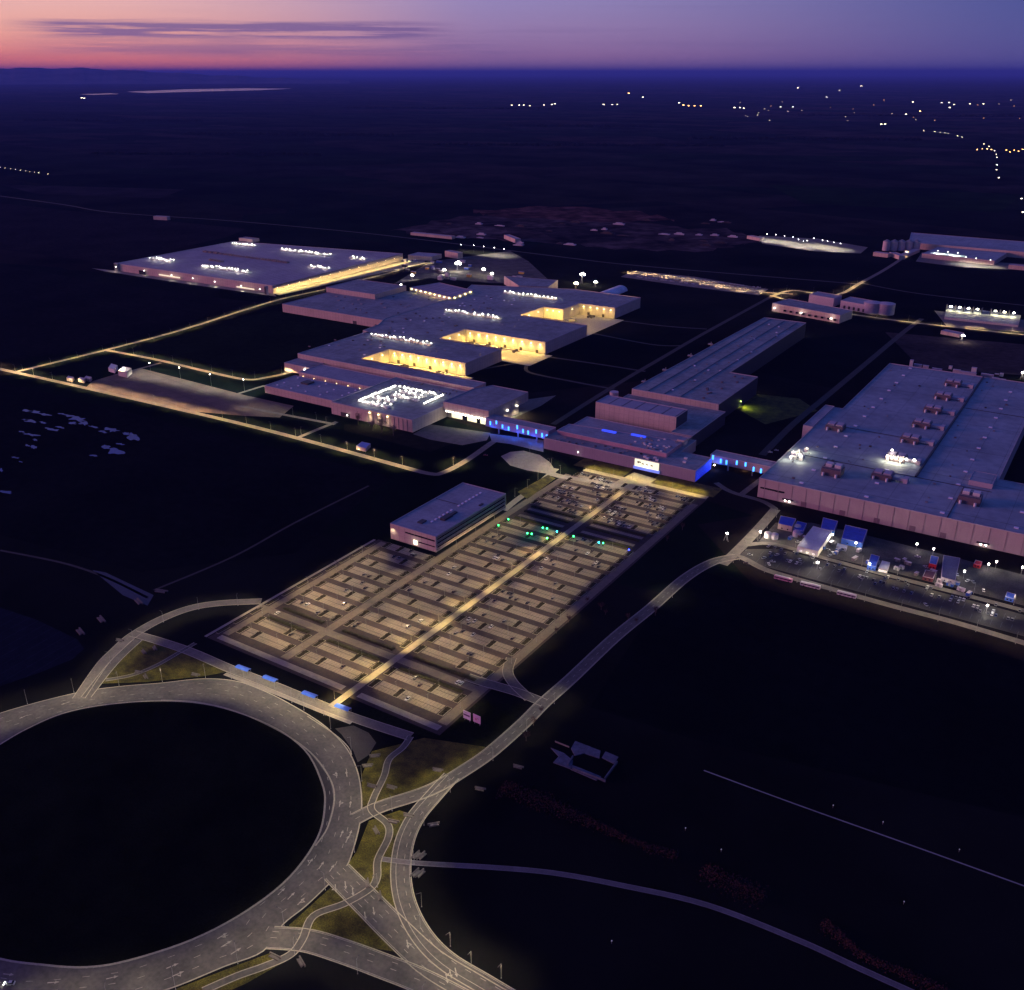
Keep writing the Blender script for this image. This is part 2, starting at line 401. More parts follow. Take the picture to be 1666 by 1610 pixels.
# paler or browner fields and bare land
def field(px, col, nm, z=.01, var=.35, sc_=.01, fine=.1, name='field'):
    sheet(name, PX(px), z, mat(nm, col, .95, var, sc_, fine=fine, spec=0))
def rough(px, amp, seed, n=7):
    rr = random.Random(seed); out = []
    for i, p in enumerate(px):
        q = px[(i+1) % len(px)]
        for k in range(n): u = k/n; out.append((p[0]+(q[0]-p[0])*u+rr.uniform(-1, 1)*amp*2.2, p[1]+(q[1]-p[1])*u+rr.uniform(-1, 1)*amp*.5))
    return out
BL = (.085, .052, .050)
field(rough([(640, 374), (760, 350), (900, 352), (1060, 362), (1180, 384), (1160, 410), (1000, 404), (850, 392), (700, 384)], 4, 1), (.055, .038, .040), 'brown_bare_land', .010, fine=.03, var=.75)
field(rough([(760, 344), (900, 334), (1040, 344), (1100, 358), (960, 360), (820, 354)], 5, 2), (.085, .040, .036), 'red_bare_land', .014, fine=.03, var=.8)
field(rough([(1080, 372), (1180, 372), (1235, 390), (1180, 404), (1100, 398)], 4, 3), (.05, .03, .034), 'brown_bare_land', .018, fine=.03, var=.75)
field(rough([(700, 372), (790, 366), (830, 378), (760, 388)], 3, 4), (.09, .065, .068), 'pale_bare_land', .020, fine=.03, var=.7)
field(rough([(850, 370), (960, 368), (1040, 388), (940, 396)], 3, 5), (.03, .022, .026), 'dark_bare_land', .024, fine=.03, var=.7)
for i, (x0, x1, y0, y1, cc) in enumerate([(0, 420, 232, 244, (.020, .017, .018)), (120, 700, 268, 276, (.016, .016, .016)), (300, 900, 296, 306, (.012, .014, .010)), (0, 300, 300, 322, (.022, .018, .020)), (700, 1300, 215, 222, (.012, .018, .014)), (1000, 1500, 250, 262, (.010, .017, .009)), (1250, 1666, 300, 345, (.009, .018, .006)), (60, 600, 205, 211, (.022, .02, .024)), (500, 1000, 186, 190, (.02, .024, .024)), (1100, 1660, 200, 205, (.02, .022, .022)), (0, 500, 178, 182, (.03, .028, .034)), (600, 1500, 160, 163, (.03, .032, .036))]):
    field([(x0, y0), (x1, y0+(y1-y0)*.35), (x1-40, y1), (x0+60, y1-(y1-y0)*.3)], cc, f'plain_field_{i}', .012+.0007*i, .5, .002, .01)
for i, (x0, x1, y, hh) in enumerate([(150, 520, 251, 14), (700, 1180, 236, 14), (1120, 1500, 226, 16), (300, 640, 219, 16), (820, 1060, 205, 18), (40, 330, 196, 18), (1300, 1660, 188, 20), (560, 900, 176, 22)]):
    rb_ = random.Random(i+200); tb_ = MB()
    for k in range(160):
        u = (k+rb_.random())/160; q_ = P(x0+(x1-x0)*u, y+2*u+rb_.uniform(-.25, .25)); r_ = hh*rb_.uniform(.35, .8); h_ = hh*rb_.uniform(.5, 1.1)
        tb_.prism([(q_[0]-r_, q_[1]-r_*.6), (q_[0]+r_*.5, q_[1]-r_), (q_[0]+r_, q_[1]+r_*.4), (q_[0]-r_*.3, q_[1]+r_)], 0, h_*.6); tb_.prism([(q_[0]-r_*.6, q_[1]-r_*.4), (q_[0]+r_*.5, q_[1]-r_*.5), (q_[0]+r_*.3, q_[1]+r_*.6)], h_*.6, h_)
    o_ = tb_.build('tree_belt', mat('far_tree_belt', (.010, .013, .008), .95, .4, .01, spec=0)); o_['kind'] = 'stuff'; o_['category'] = 'tree belt'; o_['label'] = 'thin dark belt of far trees across the plain, ' + ['left of centre, nearest', 'centre, nearest', 'right of centre', 'left of centre, second', 'centre, second', 'at the left edge', 'at the right edge', 'centre, farthest'][i]
field([(180, 462), (0, 430), (0, 590), (150, 566), (420, 492)], (.011, .010, .010), 'ploughed_field', .012)
field([(200, 560), (445, 505), (620, 532), (470, 585), (420, 612)], (.011, .015, .007), 'factory_lawn', .013)
field([(0, 330), (200, 352), (400, 372), (370, 385), (180, 428), (0, 405)], (.018, .014, .015), 'brown_field', .012)
field([(560, 700), (700, 735), (780, 705), (700, 690), (560, 690)], (.016, .016, .010), 'lawn_plot', .013)
field([(1110, 920), (1666, 1075), (1666, 1330), (1120, 1200), (960, 1150)], (.004, .005, .005), 'dark_meadow', .011)
field([(0, 620), (640, 775), (480, 900), (230, 930), (0, 870)], (.007, .007, .007), 'fallow_field', .011)
field([(1440, 540), (1666, 560), (1666, 610), (1500, 600)], (.05, .04, .042), 'gravel_yard', .013)
# ring island and verges
inner = [(-60, 1250), (0, 1212), (45, 1186), (104, 1161), (174, 1147), (264, 1141), (348, 1149), (435, 1179), (494, 1220), (522, 1273), (527, 1311), (515, 1363), (470, 1426), (400, 1481), (313, 1527), (209, 1561), (139, 1572), (70, 1568), (0, 1558), (-80, 1530), (-140, 1460), (-160, 1380), (-120, 1300)]
outer = [(-120, 1210), (-40, 1176), (0, 1160), (70, 1140), (139, 1124), (200, 1116), (261, 1111), (330, 1104), (385, 1108), (430, 1124), (470, 1144), (522, 1176), (560, 1212), (580, 1250), (588, 1293), (586, 1335), (575, 1380), (562, 1412), (535, 1438), (497, 1474), (460, 1504), (428, 1547), (365, 1572), (303, 1598), (264, 1612), (200, 1632), (100, 1645), (0, 1650), (-120, 1620), (-220, 1540), (-260, 1400), (-210, 1280)]
IN = spline(PX(inner), 5, True); OUT = spline(PX(outer), 5, True)
sheet('ring_road', OUT, .030, ASPH)
kb = MB(); strip(kb, OUT + OUT[:1], .35, -.35, .0325); kb.build('ring_edge_stone', KERB, kind='structure')
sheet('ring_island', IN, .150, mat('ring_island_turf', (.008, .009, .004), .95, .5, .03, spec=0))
kb = MB(); kb.ring(IN, .02, .16, -1.0); kb.build('ring_kerb', KERB, kind='structure')
kb = MB(); kb.ring(OUT, .02, .13, -.7)
# the dark inner lane and its dividing kerb
lane = [(264, 1141), (348, 1149), (435, 1179), (494, 1220), (522, 1273), (527, 1311), (515, 1373), (532, 1346), (543, 1300), (536, 1266), (504, 1224), (452, 1189), (383, 1158), (320, 1141)]
sheet('inner_lane', PX(lane), .036, ASPH_D)
DIV = spline(PX([(262, 1139), (320, 1142), (383, 1157), (452, 1188), (504, 1223), (536, 1265), (544, 1300), (533, 1346), (513, 1376)]), 5)
kb = MB(); strip(kb, DIV, .45, -.45, .15); kb.build('divider_kerb', KERB, kind='structure')

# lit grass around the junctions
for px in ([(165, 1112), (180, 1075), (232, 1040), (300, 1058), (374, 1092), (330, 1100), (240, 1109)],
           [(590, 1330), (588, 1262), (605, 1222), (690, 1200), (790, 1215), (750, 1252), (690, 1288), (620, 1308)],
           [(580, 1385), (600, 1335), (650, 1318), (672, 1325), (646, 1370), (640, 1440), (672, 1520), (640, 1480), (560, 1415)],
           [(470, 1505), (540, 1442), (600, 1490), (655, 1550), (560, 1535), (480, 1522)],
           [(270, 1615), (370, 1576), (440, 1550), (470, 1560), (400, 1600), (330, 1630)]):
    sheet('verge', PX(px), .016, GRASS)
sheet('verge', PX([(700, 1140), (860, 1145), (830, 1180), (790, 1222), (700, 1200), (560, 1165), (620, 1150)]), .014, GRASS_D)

# ---- roads near the ring
NE = road('link_road', [(578, 1332), (620, 1312), (700, 1285), (760, 1250), (800, 1222), (850, 1178), (885, 1143), (930, 1103), (1000, 1037), (1060, 988), (1115, 940), (1160, 914), (1200, 905)], 8.5, .040, ASPH, .5)
BY = road('bypass_road', [(735, 1262), (705, 1295), (676, 1330), (658, 1370), (652, 1420), (660, 1470), (685, 1520), (725, 1562), (790, 1602), (870, 1650)], 9.5, .044, ASPH, .5)
S1 = road('south_exit_road', [(548, 1418), (600, 1470), (650, 1520), (700, 1565), (760, 1602), (840, 1650)], 14, .034, ASPH, .5)
S2 = road('lower_exit_road', [(440, 1525), (500, 1530), (560, 1548), (620, 1570), (690, 1598), (780, 1645)], 12, .048, ASPH, .5)
NW = road('west_exit_road', [(128, 1136), (165, 1082), (188, 1058), (215, 1034), (260, 1008), (310, 989), (360, 981), (425, 978)], 7.5, .038, ASPH_W, .4)
NWb = road('north_west_exit', [(140, 1134), (185, 1078), (225, 1040)], 6, .042, ASPH, .4)
BUS = road('bus_road', [(215, 1030), (260, 1043), (310, 1060), (375, 1088), (450, 1117), (560, 1162), (668, 1198)], 7.0, .046, ASPH_W, .4)
PLAT = road('bus_platform', [(366, 1096), (450, 1128), (520, 1156), (572, 1176)], 3.2, .12, CONC, 0)
FOOT = road('footpath', [(668, 1198), (655, 1216), (633, 1235), (625, 1262), (608, 1298), (605, 1318), (630, 1340), (632, 1362), (615, 1398), (613, 1428), (600, 1447), (560, 1470), (510, 1490), (492, 1528), (472, 1553), (430, 1572), (385, 1588), (330, 1612)], 3.2, .056, ASPH, .45, kz=.05)
FOOT2 = road('footpath', [(619, 1397), (680, 1404), (800, 1411), (900, 1420), (1010, 1440), (1150, 1472), (1300, 1530), (1400, 1576), (1520, 1630)], 2.6, .052, mat('dim_path_asphalt', (.13, .12, .13), .8), .35, kz=.05, kmat=mat('dim_kerb', (.2, .19, .2), .8))
PT = road('footpath', [(172, 1106), (215, 1098), (255, 1082), (290, 1062), (318, 1046)], 2.6, .054, ASPH, .35, kz=.05)
CR = road('parking_access_road', [(885, 1143), (845, 1127), (812, 1117), (784, 1109), (760, 1101)], 7.5, .043, ASPH, .4)
CL = road('parking_loop_road', [(862, 1137), (836, 1112), (826, 1092), (832, 1070)], 6.5, .041, ASPH, .4)
sheet('turning_apron', PX([(556, 1195), (545, 1185), (575, 1180), (600, 1192), (612, 1208), (600, 1228), (582, 1240), (575, 1222)]), .037, ASPH_D)
kb = MB(); strip(kb, spline(PX([(500, 1165), (545, 1195), (566, 1215), (572, 1228)]), 5), .3, -.3, .15); kb.build('divider_kerb', KERB, kind='structure')

# markings on the ring, exits and link road
cx0, cy0 = -398., 232.
def toward(line, f):
    return [(x+(cx0-x)*f, y+(cy0-y)*f) for x, y in line]
mid_px = spline(PX(outer), 5, False)
for f in (.045, .09, .135):
    dash_line(toward(mid_px, f), 0, .034+.006)
dash_line(NE, 0, .046, 3, 5); solid_line(NE, 3.8, .046, .12); solid_line(NE, -3.8, .046, .12)
dash_line(BY, 1.6, .050, 3, 5); solid_line(BY, 4.3, .050, .14); solid_line(BY, -2.4, .050, .16)
dash_line(S1, 0, .040); dash_line(S1, 3.6, .040); dash_line(S1, -3.6, .040); solid_line(S1, 6.4, .040); solid_line(S1, -6.4, .040)
dash_line(S2, 0, .054); dash_line(S2, 3.4, .054); solid_line(S2, 5.5, .054); solid_line(S2, -5.5, .054)
for x, y in [(547, 1260), (564, 1259), (553, 1307), (570, 1308), (556, 1356), (570, 1356), (505, 1402), (523, 1407), (540, 1412), (458, 1450), (474, 1457), (490, 1466), (362, 1522), (369, 1535), (384, 1547), (281, 1571), (290, 1584), (183, 1590), (87, 1598), (38, 1166), (106, 1144), (546, 1445), (562, 1440), (574, 1451), (608, 1482), (594, 1490), (663, 1536), (733, 1584), (742, 1582), (727, 1592), (120, 1160), (14, 1585), (150, 1573), (565, 1365)]:
    q = P(x, y); d = Vector((q[0]-cx0, q[1]-cy0)); e = Vector((-d.y, d.x))
    if x > 540 and y > 1430: e = Vector((.72, -.69))
    arrow(q[0], q[1], e.x, e.y, .064, random.choice((0, 0, 1, -1)))
MARKS.build('road_markings', PAINT, kind='structure')

# ---- factory roads
FW = road('perimeter_road', [(-40, 590), (0, 600), (100, 622), (250, 656), (400, 691), (520, 722), (640, 755), (698, 770), (722, 768), (760, 748), (800, 720), (815, 712)], 7.5, .030, ASPH_W)
FN = road('north_service_road', [(20, 606), (180, 567), (300, 535), (443, 490), (530, 470), (620, 447), (655, 437), (700, 425)], 7.5, .034, ASPH_W)
FI = road('inner_service_road', [(172, 569), (260, 586), (345, 606), (400, 617), (432, 614), (470, 606), (490, 598)], 7.0, .038, ASPH_W)
F1 = road('service_road', [(484, 712), (520, 697), (548, 686)], 5.5, .042, ASPH_W)
F2 = road('service_road', [(390, 660), (450, 672), (545, 690)], 5.5, .046, ASPH_W)
F3 = road('service_road', [(186, 610), (225, 600), (262, 590)], 5.0, .042, ASPH_W)
F4 = road('service_road', [(388, 640), (430, 627)], 5.0, .042, ASPH_W)
RD1 = road('compound_road', [(1160, 914), (1200, 905), (1250, 928), (1350, 957), (1450, 985), (1560, 1014), (1700, 1056)], 7, .036, ASPH_W)
RD2 = road('compound_road', [(1215, 886), (1260, 885), (1350, 910), (1450, 937), (1560, 965), (1700, 1002)], 6, .040, ASPH_W)
RD3 = road('compound_road', [(1175, 918), (1200, 895), (1232, 862), (1262, 828)], 9, .044, ASPH_W)
RD4 = road('bridge_road', [(1262, 828), (1240, 815), (1190, 800), (1165, 785)], 6, .036, ASPH)
RD5 = road('bridge_road', [(1205, 805), (1235, 782), (1262, 762)], 6, .042, ASPH)
MI = road('middle_service_road', [(900, 690), (960, 652), (1020, 615), (1080, 580), (1140, 545), (1200, 512), (1255, 482)], 7, .030, ASPH_D)
M2 = road('middle_service_road', [(760, 605), (850, 590), (860, 605), (930, 620), (1000, 633)], 5, .034, ASPH_D)
M3 = road('middle_service_road', [(855, 575), (960, 590), (1050, 604)], 5, .034, ASPH_D)
M4 = road('middle_service_road', [(955, 540), (1060, 560), (1110, 562)], 5, .034, ASPH_D)
M5 = road('middle_service_road', [(1000, 520), (1080, 530), (1150, 535)], 5, .034, ASPH_D)
RR = road('east_service_road', [(1500, 518), (1470, 540), (1410, 590), (1350, 640), (1290, 690), (1240, 740)], 8, .030, ASPH_D)
N1 = road('north_cross_road', [(1255, 480), (1320, 500), (1400, 513), (1500, 526), (1700, 548)], 8, .034, ASPH_W)
N2 = road('north_cross_road', [(1255, 482), (1290, 472), (1345, 480), (1372, 476), (1400, 460), (1440, 438), (1480, 412)], 8, .038, ASPH_W)
N3 = road('north_cross_road', [(1020, 442), (1120, 455), (1210, 472), (1290, 478)], 7, .042, ASPH_W)
N4 = road('country_lane', [(1400, 460), (1500, 478), (1700, 500)], 6, .030, ASPH_D)
N5 = road('country_lane', [(-20, 316), (100, 332), (180, 345), (350, 357), (480, 368), (640, 384), (900, 416), (1040, 432), (1400, 462)], 8, .026, ASPH_D)
TR = road('farm_track', [(1145, 1253), (1300, 1310), (1480, 1374), (1680, 1446)], .9, .030, mat('gravel_track', (.3, .28, .27), .9))
TR2 = road('farm_track', [(250, 960), (380, 905), (480, 850), (600, 790)], 2.4, .030, ASPH_D)
TR3 = road('farm_track', [(0, 895), (100, 915), (170, 938), (240, 972)], 2.4, .030, ASPH_D)

# ---- yards and plazas
sheet('truck_yard', PX([(150, 620), (190, 608), (230, 599), (300, 617), (400, 643), (478, 660), (455, 679), (395, 676), (300, 668), (200, 642), (140, 630)]), .028, mat('yard_asphalt', (.125, .092, .072), .85, .25, .05, seams=[((.15, 1, 0), 26, .05, .25)]))
sheet('entrance_plaza', PX([(1032, 768), (1068, 779), (1038, 800), (985, 792)]), .050, CONC)
sheet('entrance_plaza', PX([(815, 742), (830, 735), (852, 733), (878, 740), (895, 752), (905, 768), (888, 770), (858, 765), (830, 757)]), .050, CONC)
PR = road('promenade', [(880, 755), (902, 772), (960, 782), (1000, 790)], 9, .046, mat('promenade_paving', (.26, .24, .22), .85))
sheet('promenade', rect_(-425, -294, 792.2, 799.5), .047, CONC)
sheet('lawn', rect_(-440, -384, 800, 824), .020, GRASS); sheet('lawn', rect_(-356, -290, 800, 824), .020, GRASS)
sheet('lawn', PX([(1222, 640), (1300, 648), (1330, 668), (1245, 690), (1205, 668)]), .020, GRASS)
sheet('lawn', PX([(842, 800), (892, 772), (904, 778), (858, 812)]), .055, GRASS)
PR2 = road('promenade', [(905, 762), (870, 792), (842, 812), (820, 830)], 6.5, .049, CONC)
sheet('bridge_plaza', PX([(796, 705), (884, 716), (884, 735), (830, 722), (800, 718)]), .036, CONC)
sheet('dock_apron', PX([(672, 706), (700, 690), (798, 704), (792, 716), (752, 724), (700, 715)]), .040, ASPH_W)
sheet('dock_apron', PX([(815, 672), (855, 650), (905, 643), (880, 660), (840, 678), (812, 684)]), .036, ASPH_W)
sheet('compound_lot', PX([(1215, 893), (1270, 893), (1666, 1000), (1720, 1020), (1720, 1048), (1666, 1035), (1240, 920), (1200, 905)]), .026, ASPH_D)
sheet('compound_yard', PX([(1262, 850), (1320, 850), (1400, 868), (1666, 935), (1666, 985), (1400, 918), (1235, 880)]), .024, mat('yard_gravel', (.06, .055, .055), .9, .4, .08))
sheet('distant_lot', PX([(0, 988), (60, 1008), (126, 1040), (137, 1055), (118, 1072), (70, 1092), (0, 1116), (-60, 1130), (-60, 975)]), .030, mat('lot_asphalt_blue', (.014, .016, .026), .7, .2, .1, seams=[((1, .1, 0), 9, .08, -.5)], spec=0))
sheet('staff_lot', PX([(1030, 440), (1130, 450), (1250, 470), (1235, 480), (1120, 466), (1010, 450)]), .030, mat('staff_lot_asphalt', (.2, .17, .14), .85, .35, .06))
sheet('depot_yard', PX([(1235, 383), (1330, 388), (1412, 402), (1400, 412), (1320, 408), (1240, 396)]), .030, ASPH_W)
sheet('depot_yard', PX([(1500, 410), (1600, 425), (1680, 430), (1680, 440), (1560, 434), (1490, 425)]), .030, ASPH_W)
sheet('depot_yard', PX([(1520, 505), (1666, 520), (1666, 540), (1540, 530)]), .026, ASPH_W)
sheet('building_site', PX([(700, 425), (830, 408), (860, 425), (900, 462), (800, 460), (700, 452), (640, 462)]), .022, mat('site_gravel', (.08, .07, .065), .95, .5, .05))
sheet('concrete_pad', PX([(150, 927), (172, 931), (250, 968), (240, 985), (200, 968)]), .030, mat('damp_concrete', (.03, .04, .08), .6))

# ponds in the field and the lake beyond
POND = [(44, 668, 9, 2.2), (58, 670, 12, 2.6), (74, 674, 9, 2), (41, 683, 6, 1.6), (52, 685, 12, 3.4), (70, 687, 6, 1.5), (100, 673, 7, 1.2), (112, 676, 10, 2.6), (126, 681, 14, 5), (136, 688, 9, 4), (118, 688, 8, 2), (84, 698, 13, 2.4), (98, 695, 8, 1.8), (152, 694, 10, 1.8), (168, 702, 8, 2), (182, 699, 12, 3.6), (205, 705, 7, 3), (216, 710, 12, 6.5), (172, 727, 9, 4), (188, 733, 16, 6.5), (196, 722, 7, 1.4), (36, 702, 6, 1.4), (50, 707, 14, 2), (44, 724, 4, 2.2), (54, 727, 6, 3), (57, 715, 4, 2), (152, 741, 8, 1.4), (24, 744, 7, 1.4), (34, 751, 5, 1.2), (8, 800, 14, 2.6), (2, 765, 4, 3), (146, 693, 3, 1)]
for i, (x, y, rx, ry) in enumerate(POND):
    rr = random.Random(i); pts = []
    for k in range(14):
        q = k/14*2*math.pi; s_ = .45+.75*rr.random(); pts.append(P(x+math.cos(q)*rx*s_, y+math.sin(q)*ry*s_+math.cos(q)*rx*.12))
    sheet('pond', spline(pts, 3, True), .035, WATER)
sheet('lake', PX([(205, 149), (300, 145), (400, 143.2), (475, 144), (420, 146.5), (330, 148.5), (240, 151)]), .5, WATER)
sheet('lake', PX([(130, 153), (180, 151.5), (195, 152.5), (150, 154)]), .5, WATER)

# ================================================================ PARKING LOT
SY = lambda k: 397.0 + 16.0*k
sheet('parking_asphalt', [(-496, 376), (-293, 376), (-293, 792), (-425, 792), (-436, 700), (-436, 562), (-496, 562)], .028, AISLE)
WALKX = (-370.0, -364.6)
mb = MB()
mb.quad([(WALKX[0], 362, .12), (WALKX[1], 362, .12), (WALKX[1], 776, .12), (WALKX[0], 776, .12)])
mb.build('central_walkway', mat('walkway_paving', (.26, .225, .17), .85, .12, .3, seams=[((0, 1, 0), 2, .06, .2)]), kind='structure')
mb = MB()
for x0, x1 in ((-490, -374), (-361, -297)): mb.quad([(x0, 379, .08), (x1, 379, .08), (x1, 384, .08), (x0, 384, .08)])
mb.build('front_walkway', CONC, kind='structure')
mb = MB()
mb.quad([(-499.5, 376, .06), (-497, 376, .06), (-497, 560, .06), (-499.5, 560, .06)])
mb.build('side_path', CONC, kind='structure')
for nm, x0, x1 in (('left_lane', -491.5, -485.5), ('inner_lane', -435, -428), ('right_lane', -302, -295)):
    y1 = 560 if x0 < -480 else 776
    MB().quad([(x0, 386, .034), (x1, 386, .034), (x1, y1, .034), (x0, y1, .034)]).build(nm, mat('lane_asphalt', (.14, .118, .095), .85, .15, .2), kind='structure')
MB().quad([(-497, 423.6, .040), (-296, 423.6, .040), (-296, 430.4, .040), (-497, 430.4, .040)]).build('cross_road', mat('lane_asphalt', (.2, .17, .15)), kind='structure')
SPECIAL = {2, 17, 18}
def bays(k):
    b = []
    if k <= 9: b.append((-480, -441))
    if k == 10: b.append((-480, -441))
    b.append((-422, -376)); b.append((-358, -307.5))
    return b
st = MB(); ln = MB()
HEDGES = []
for k in range(25):
    if k == 2: continue
    y = SY(k)
    for bi, (x0, x1) in enumerate(bays(k)):
        hw = 5.0
        if k in (17, 18):
            st.quad([(x0, y-2.2, .044), (x1, y-2.2, .044), (x1, y+2.2, .044), (x0, y+2.2, .044)])
            HEDGES.append((x0, x1, y-6.4, k)); 
            if k == 18: HEDGES.append((x0, x1, y+6.2, k+.5))
            continue
        y0, y1 = y-hw, y+hw
        if k in (1,): y1 = y+3
        if k in (3,): y0 = y-3
        st.quad([(x0, y0, .044), (x1, y0, .044), (x1, y1, .044), (x0, y1, .044)])
for x0, x1 in ((-480, -441), (-422, -376), (-358, -307.5)):
    HEDGES.append((x0, x1, 419.6, 1.8)); HEDGES.append((x0, x1, 434.8, 2.2))
st.build('parking_bays', PAVER, kind='structure')
ms = MB()
for k in range(25):
    if k in (2, 17, 18): continue
    for x0, x1 in bays(k): ms.quad([(x0, SY(k)-.2, .049), (x1, SY(k)-.2, .049), (x1, SY(k)+.2, .049), (x0, SY(k)+.2, .049)])
ms.build('bay_median', AISLE, kind='structure')
for i, (x0, x1, y, kk) in enumerate(HEDGES):
    side = 'left of the inner lane' if x1 < -440 else ('between the inner lane and the central walkway' if x1 < -370 else 'right of the central walkway')
    where = {1.8: 'before the cross road', 2.2: 'beyond the cross road', 17: 'first of three parallel', 18: 'second of three parallel', 18.5: 'third of three parallel'}[kk]
    t_ = MB(); n = int((x1-x0)/1.6); rr = random.Random(i)
    for j in range(n):
        xa = x0+(x1-x0)*j/n; xb = xa+(x1-x0)/n*1.02; h_ = .7+.5*rr.random(); wd = 1.3+.5*rr.random()
        t_.prism([(xa, y-wd), (xb, y-wd), (xb, y+wd), (xa, y+wd)], .03, .03+h_*.6); t_.prism([(xa+.1, y-wd*.6), (xb-.1, y-wd*.6), (xb-.1, y+wd*.6), (xa+.1, y+wd*.6)], .03+h_*.6, .03+h_)
    tag(t_.build('hedge', HEDGE), f'low dark hedge {where}, {side}', 'hedge', 'hedges between the parking bays')

# planting islands
isl = thing('planting_island', 'x', 'planting island', (0, 0, 0))
b_ = MB(); b_.box(-2, 2, -5, 5, .02, .16); b_.build('kerb', KERB, isl)
b_ = MB(); b_.box(-1.75, 1.75, -4.75, 4.75, .1, .22)
rr = random.Random(3)
for j in range(22):
    x, y = rr.uniform(-1.4, 1.4), rr.uniform(-4.3, 4.3); s = rr.uniform(.25, .5); b_.prism([(x-s, y-s*.6), (x+s*.3, y-s), (x+s, y+s*.5), (x-s*.4, y+s)], .2, .3+s)
b_.build('low_planting', mat('island_planting', (.030, .027, .010), .95, .5, .5, fine=2), isl)
first = True
COLS = [(-483, 'left edge', 0, 10), (-461, 'middle of the left block', 0, 10), (-438, 'left side of the inner lane', 0, 10), (-425, 'right side of the inner lane', 0, 24),
        (-400, 'middle of the centre block', 0, 24), (-373, 'left side of the central walkway', 0, 24), (-361, 'right side of the central walkway', 0, 24), (-333, 'middle of the right block', 0, 24), (-304.6, 'right edge', 0, 24)]
ISL = []
for ci, (x, desc, k0, k1) in enumerate(COLS):
    for k in range(k0, k1+1):
        if k in (2, 17, 18): continue
        if k > 20 and ci in (4, 7) and k % 2: continue
        xx = x + (0 if ci not in (1, 4, 7) else (9 if k % 2 else -7) + random.Random(k*7+ci).uniform(-2, 2))
        lab = f'kerbed planting island, {desc}, {ORD[k]} bay row from the front'
        if first: isl.location = (xx, SY(k), 0); isl['label'] = lab; isl['group'] = 'planting islands in the car park'; first = False
        else: copy_tree(isl, (xx, SY(k), 0), 0, lab, 'planting islands in the car park')
        ISL.append((xx, SY(k)))
# long beds along the left edge
bed = thing('planting_bed', 'x', 'planting bed', (0, 0, 0))
MB().box(-1.2, 1.2, -5.5, 5.5, .02, .15).build('kerb', KERB, bed); MB().box(-.95, .95, -5.2, 5.2, .1, .45).build('low_planting', MATS['island_planting'], bed)
for k in range(0, 11):
    lab = f'long narrow planting bed beside the left edge path, {ORD[k]} from the front corner'
    if k == 0: bed.location = (-494.3, SY(k)-8, 0); bed['label'] = lab; bed['group'] = 'edge beds of the car park'
    else: copy_tree(bed, (-494.3, SY(k)-8, 0), 0, lab, 'edge beds of the car park')

# ================================================================ LAMPS
WARM = (1.0, .70, .36); KHAKI = (1.0, .80, .50); WHITE = (1.0, .92, .75)
LAMPS = {}
def lamp_type(key, name, h, arm, energy, col, cat, cone=150, double=False, bulb=None):
    t_ = thing(name, 'x', cat, (0, 0, 0))
    b = MB(); b.tube((0, 0, 0), (0, 0, h), .09, 6, .05); b.tube((0, 0, 0), (0, 0, .5), .2, 6)
    for s in ((1, -1) if double else (1,)): b.tube((0, 0, h-.1), (s*arm, 0, h+.1), .05, 5)
    b.build('pole', METAL, t_)
    for s in ((1, -1) if double else (1,)):
        hd = MB(); hd.box(s*arm-.1*s, s*(arm+.9), -.18, .18, h+.02, h+.16, True); hd = hd.build('lamp_head', METAL_D, t_)
        ln_ = MB(); ln_.quad([(s*arm, -.14, h+.01), (s*arm, .14, h+.01), (s*(arm+.8), .14, h+.01), (s*(arm+.8), -.14, h+.01)]); ln_.build('lens', LENS, hd)
    if bulb:
        bb = MB(); bb.tube((0, 0, h-.3), (0, 0, h+.5), bulb, 8); bb.build('bulb', BULB, t_)
    light('SPOT', ((arm+.4) if not (double or bulb) else 0, 0 if not (double or bulb) else .85, h-(.2 if not bulb else 1.2)), energy, col, t_, .25, cone, (0, 0, -1), blend=.35, bat=True)
    LAMPS[key] = [t_, False]
def put_lamp(key, x, y, rz, label, group):
    t_, used = LAMPS[key]
    if not used: t_.location = (x, y, 0); t_.rotation_euler = (0, 0, rz); t_['label'] = label; t_['group'] = group; LAMPS[key][1] = True; return t_
    return copy_tree(t_, (x, y, 0), rz, label, group)
K = 1.0
lamp_type('ring', 'street_lamp', 11, 2.2, 2400*K, KHAKI, 'street lamp')
lamp_type('road', 'street_lamp', 9, 1.6, 2000*K, KHAKI, 'street lamp')
lamp_type('fact', 'street_lamp', 9, 1.4, 11500*K, (1.0, .68, .36), 'street lamp', 145)
lamp_type('path', 'street_lamp', 6, .5, 5000*K, (1.0, .70, .28), 'street lamp', 145)
lamp_type('park', 'parking_lamp', 8, .8, 2500*K, (1.0, .72, .36), 'parking lamp', 150, True)
lamp_type('mast', 'lamp_mast', 15, .6, 13000*K, WHITE, 'lamp mast', 150, False, .55)
def lamps_on(key, line, step, side, desc, start=6, group=None, skip=(), from_=''):
    for i, (x, y, ex, ey) in enumerate(walk(line, step, start)):
        if i in skip: continue
        nx, ny = -ey*side, ex*side
        px_, py_ = x+nx, y+ny
        put_lamp(key, px_, py_, math.atan2(-ny, -nx), f'grey street lamp {desc}, {ORD[i]} {from_}', group)
ringline = spline(PX([(-60, 1184), (0, 1160), (70, 1140), (139, 1124), (200, 1116), (261, 1111), (330, 1104), (385, 1108), (430, 1124), (470, 1144), (522, 1176), (560, 1212), (580, 1250), (588, 1293), (586, 1335), (575, 1380), (562, 1412), (535, 1438), (497, 1474), (460, 1504), (428, 1547), (365, 1572), (303, 1598), (264, 1612), (100, 1645), (0, 1650)]), 5)
